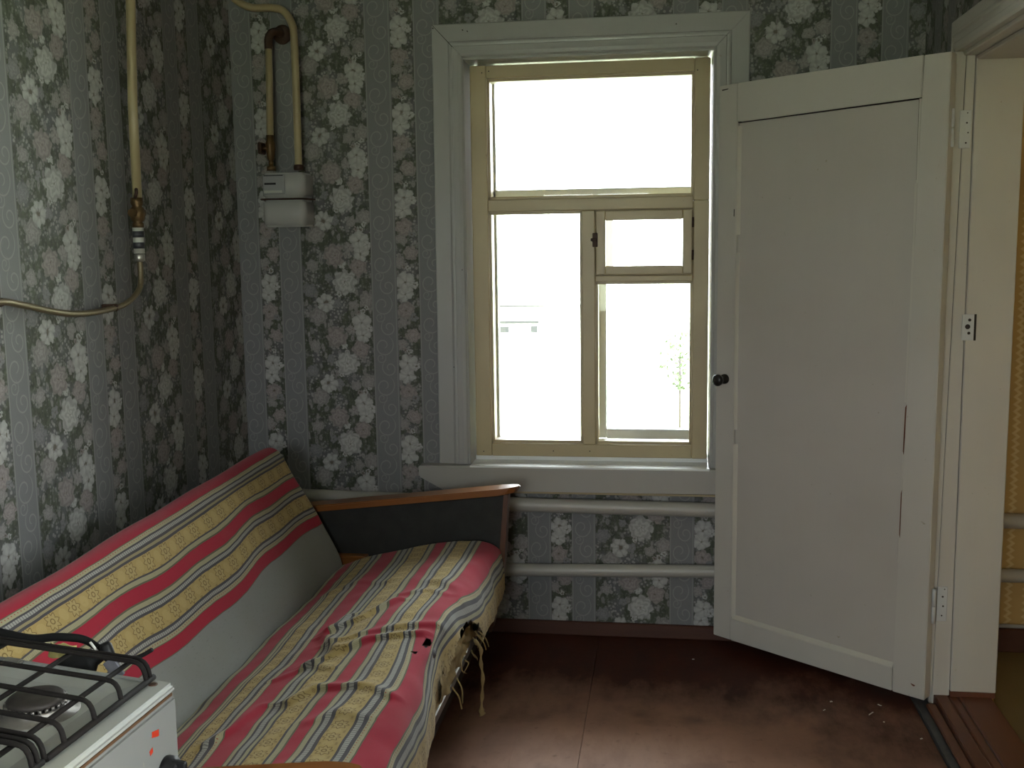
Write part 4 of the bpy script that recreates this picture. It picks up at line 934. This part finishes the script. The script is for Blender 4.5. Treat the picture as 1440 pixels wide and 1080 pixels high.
# grates: long bars that bend down onto a rail along the front edge
zt, zr = 0.884, 0.8585
def grate(x0, x1, y0, y1):
    bars = [y0, y0 + 0.010] + [y0 + 0.0 + q for q in (0.072, 0.132, 0.195, 0.234)]
    g_ = B()
    for k, y in enumerate(bars):
        p = [(x0 - 0.003, y + 0.002, zr), (x0 + 0.001, y, zt - 0.014), (x0 + 0.003, y, zt - 0.009), (x0 + 0.007, y, zt - 0.004), (x0 + 0.013, y, zt - 0.001), (x0 + 0.022, y, zt), (x1 - 0.022, y, zt), (x1 - 0.012, y, zt - 0.002), (x1 - 0.005, y, zt - 0.008), (x1, y, zr)]
        g_.tube([SM @ Vector(q) for q in p], 0.0034, 8)
    for x in (x0 + 0.030, x0 + 0.132, x0 + 0.25, x0 + 0.35, x0 + 0.46):
        g_.tube([SM @ Vector(q) for q in ((x, y0 - 0.004, zt - 0.0055), (x, y1, zt - 0.0055))], 0.0034, 8)
    g_.tube([SM @ Vector(q) for q in ((x0 - 0.003, y0 - 0.006, zr), (x0 - 0.003, y1, zr))], 0.0042, 8)
    g_.tube([SM @ Vector(q) for q in ((x1, y0 - 0.006, zr), (x1, y1, zr))], 0.0038, 8)
    return g_.obj('grate', M['iron'], stv)
grate(0.034, 0.525, 0.016, 0.250); grate(0.034, 0.525, 0.262, 0.490)
sbox(0.26, 0.29, 0.010, 0.022, 0.849, 0.856, 'grate_clip', 'steel', 0.002)
# knobs and the torn red sticker
for k in range(5):
    y = 0.040 + 0.105 * k
    q = SM @ Vector((0.0, y, 0.742)); ax = -(SM.to_3x3() @ Vector((1, 0, 0)))
    kb = B().lathe(q, ax, [(0, 0.021), (0.010, 0.021), (0.014, 0.017), (0.020, 0.0165), (0.022, 0.014), (0.0225, 0.002)], 20).obj('knob', M['black'], stv)
    B().box(-0.034, -0.010, y - 0.0045, y + 0.0045, 0.724, 0.760, 0.002, SM).obj('knob_grip', M['black'], kb)
def stick(pts, mat):
    B().prism([SM @ Vector((-0.0006, y, z)) for y, z in pts], SM.to_3x3() @ Vector((0.0004, 0, 0))).obj('sticker_scrap', M[mat], stv)
stick([(0.052, 0.807), (0.069, 0.811), (0.070, 0.803), (0.053, 0.798)], 'redst')
stick([(0.070, 0.790), (0.078, 0.788), (0.076, 0.781), (0.069, 0.784)], 'redst')
adopt(stv)

# things behind the stove
hz = thing('rubber_hose', 'black rubber strap hose with a chrome clamp drooping behind the stove', 'hose', (-0.86, 1.42, 0.70))
B().tube(smooth_path([(-1.25, 1.44, 0.89), (-1.08, 1.43, 0.882), (-0.992, 1.42, 0.872), (-0.94, 1.42, 0.864), (-0.90, 1.42, 0.868), (-0.86, 1.42, 0.8665), (-0.835, 1.415, 0.858), (-0.822, 1.41, 0.848)], 6), 0.0075, 10, squash=(0.6, 0.85)).obj('hose_body', M['rubber'], hz)
B().tube(smooth_path([(-0.822, 1.41, 0.850), (-0.800, 1.41, 0.845), (-0.78, 1.41, 0.843), (-0.762, 1.412, 0.848), (-0.746, 1.415, 0.857)], 5), [0.003] * 10 + [0.0032] * 11, 8).obj('hose_tail', M['rubber'], hz)
B().tube(smooth_path([(-0.818, 1.41, 0.856), (-0.835, 1.40, 0.842), (-0.860, 1.39, 0.835), (-0.885, 1.385, 0.81), (-0.895, 1.385, 0.74), (-0.895, 1.385, 0.66)], 6), [0.011] * 6 + [0.017] * 25, 10).obj('elbow_end', M['rubber'], hz)
B().lathe((-0.815, 1.405, 0.868), (0.3, 0, -1), [(0, 0.006), (0.004, 0.009), (0.024, 0.009), (0.028, 0.006)], 12).obj('plug_body', M['black'], hz)
B().box(-0.0010, 0.0010, -0.003, 0.002, -0.016, 0.010, 0.0006, Matrix.Translation((-0.824, 1.392, 0.866)) @ Matrix.Rotation(-0.65, 4, 'Y')).obj('clamp', M['steel'], hz)
B().box(-0.010, 0.010, -0.002, 0.002, -0.030, 0.0, 0.001, Matrix.Translation((-0.800, 1.385, 0.850)) @ Matrix.Rotation(-0.6, 4, 'Y')).obj('metal_tab', M['greyfoam'], hz)
adopt(hz)
V = []; F = []
for j in range(10):
    for i in range(8):
        x = -0.935 + 0.042 * j / 9; z = 0.822 + 0.018 * i / 7
        V.append((x, 1.455 + 0.016 * noise.noise(Vector((x * 60, z * 60, 0))) + (z - 0.83) * 0.4, z + 0.006 * noise.noise(Vector((x * 40, 1, 0)))))
for j in range(9):
    for i in range(7): F.append((j * 8 + i, j * 8 + i + 1, (j + 1) * 8 + i + 1, (j + 1) * 8 + i))
o = mesh_obj('cleaning_rag', V, F, M['yrag'], None, True); tag(o, 'scrap of pale yellow cloth tucked behind the stove top', 'cloth')
so = o.modifiers.new('thickness', 'SOLIDIFY'); so.thickness = 0.003

# ------------------------------------------------------------------ debris by the door
fl = [((0.627, 3.225), 0.9, (0.030, 0.0035), 'long thin white paint splinter on the floor by the door foot'), ((0.52, 3.30), 0.2, (0.009, 0.007), 'small white paint flake near the door foot, left of the splinter'),
      ((0.665, 3.29), 2.2, (0.014, 0.005), 'curled white flake just under the hinge side of the door'), ((0.655, 3.17), 1.0, (0.006, 0.005), 'tiny pale crumb in front of the long splinter'), ((0.74, 3.07), 0.5, (0.009, 0.005), 'pale flake on the grey strip beside the threshold'),
      ((0.735, 2.88), 0.5, (0.007, 0.005), 'white crumb on the floor nearest the camera by the threshold'), ((0.10, 3.60), 0.3, (0.008, 0.006), 'lone white crumb on the dark floor below the window'), ((0.49, 3.235), 0.8, (0.012, 0.003), 'thin white sliver left of the other flakes')]
for (x, y), a, (lx, ly), lab in fl:
    o = B().prism([(-lx / 2, -ly / 2, 0), (lx / 2, -ly / 3, 0), (lx / 2.2, ly / 2, 0), (-lx / 3, ly / 2.5, 0)], (0, 0, 0.0015)).obj('paint_flake', M['flake'])
    o.location = (x, y, 0.0002); o.rotation_euler = (0, 0, a); tag(o, lab, 'flake', 'paint flakes on the floor')

# ------------------------------------------------------------------ outside
gr = mesh_obj('ground', [(-40, 4.4, -0.6), (40, 4.4, -0.6), (40, 60, -0.6), (-40, 60, -0.6)], [(0, 1, 2, 3)], M['grass']); tag(gr, 'pale overexposed grass yard beyond the window', kind='structure')
gr2 = mesh_obj('ground.001', [(-40, -60, -0.6), (40, -60, -0.6), (40, -1.75, -0.6), (-40, -1.75, -0.6)], [(0, 1, 2, 3)], M['grass']); tag(gr2, 'grass behind the house', kind='structure')
sh = thing('shed', 'washed-out white shed with a dark opening across the yard', 'building', (-2.8, 16, -0.6))
B().box(-4.5, -1.2, 16, 19, -0.6, 0.50).obj('wall', M['shed'], sh); B().prism([(-4.7, 15.7, 0.53), (-4.7, 19.3, 0.53), (-4.7, 17.5, 1.2)], (3.6, 0, 0)).obj('roof', M['shed'], sh)
B().box(-4.6, -1.15, 15.72, 15.76, 0.505, 0.525).obj('eaves', M['slate'], sh)
B().box(-2.50, -1.90, 15.96, 16.02, 0.235, 0.275).box(-2.50, -2.36, 15.96, 16.02, 0.10, 0.19).box(-2.02, -1.92, 15.96, 16.02, 0.10, 0.20).obj('opening', M['shadewin'], sh); adopt(sh)
hb = thing('house', 'pale far house with a light blue roof seen in the small vent pane', 'building', (-1.0, 30, -0.6))
B().box(-1.9, -0.2, 30, 34, -0.6, 1.66).obj('wall', M['shed'], hb); B().prism([(-1.62, 29.8, 1.68), (-1.62, 34.2, 1.68), (-1.62, 32, 2.05)], (1.05, 0, 0)).obj('roof', M['bluer'], hb); adopt(hb)
bs = thing('bush', 'sparse green bush outside the lower right pane', 'plant', (0.14, 10.5, -0.6))
rnd = random.Random(5); V = []; F = []
for k in range(150):
    a = rnd.uniform(0, 6.283); r = rnd.uniform(0, 0.22) ; z = rnd.uniform(0.0, 0.56); w = math.sqrt(max(0.05, 1 - ((z - 0.28) / 0.3) ** 2)); c_ = Vector((0.14 + math.cos(a) * r * w, 10.5 + math.sin(a) * r * w, z))
    u_ = Vector((rnd.uniform(-1, 1), rnd.uniform(-1, 1), rnd.uniform(-1, 1))).normalized() * 0.035; w_ = u_.orthogonal().normalized() * 0.016; i = len(V)
    V += [c_ - u_, c_ + w_, c_ + u_, c_ - w_]; F.append((i, i + 1, i + 2, i + 3))
lv = mesh_obj('foliage', V, F, M['leaf'], bs); B().tube([(0.14, 10.5, -0.6), (0.14, 10.5, 0.3)], 0.012, 8).obj('stem', M['dkwood'], bs); adopt(bs)
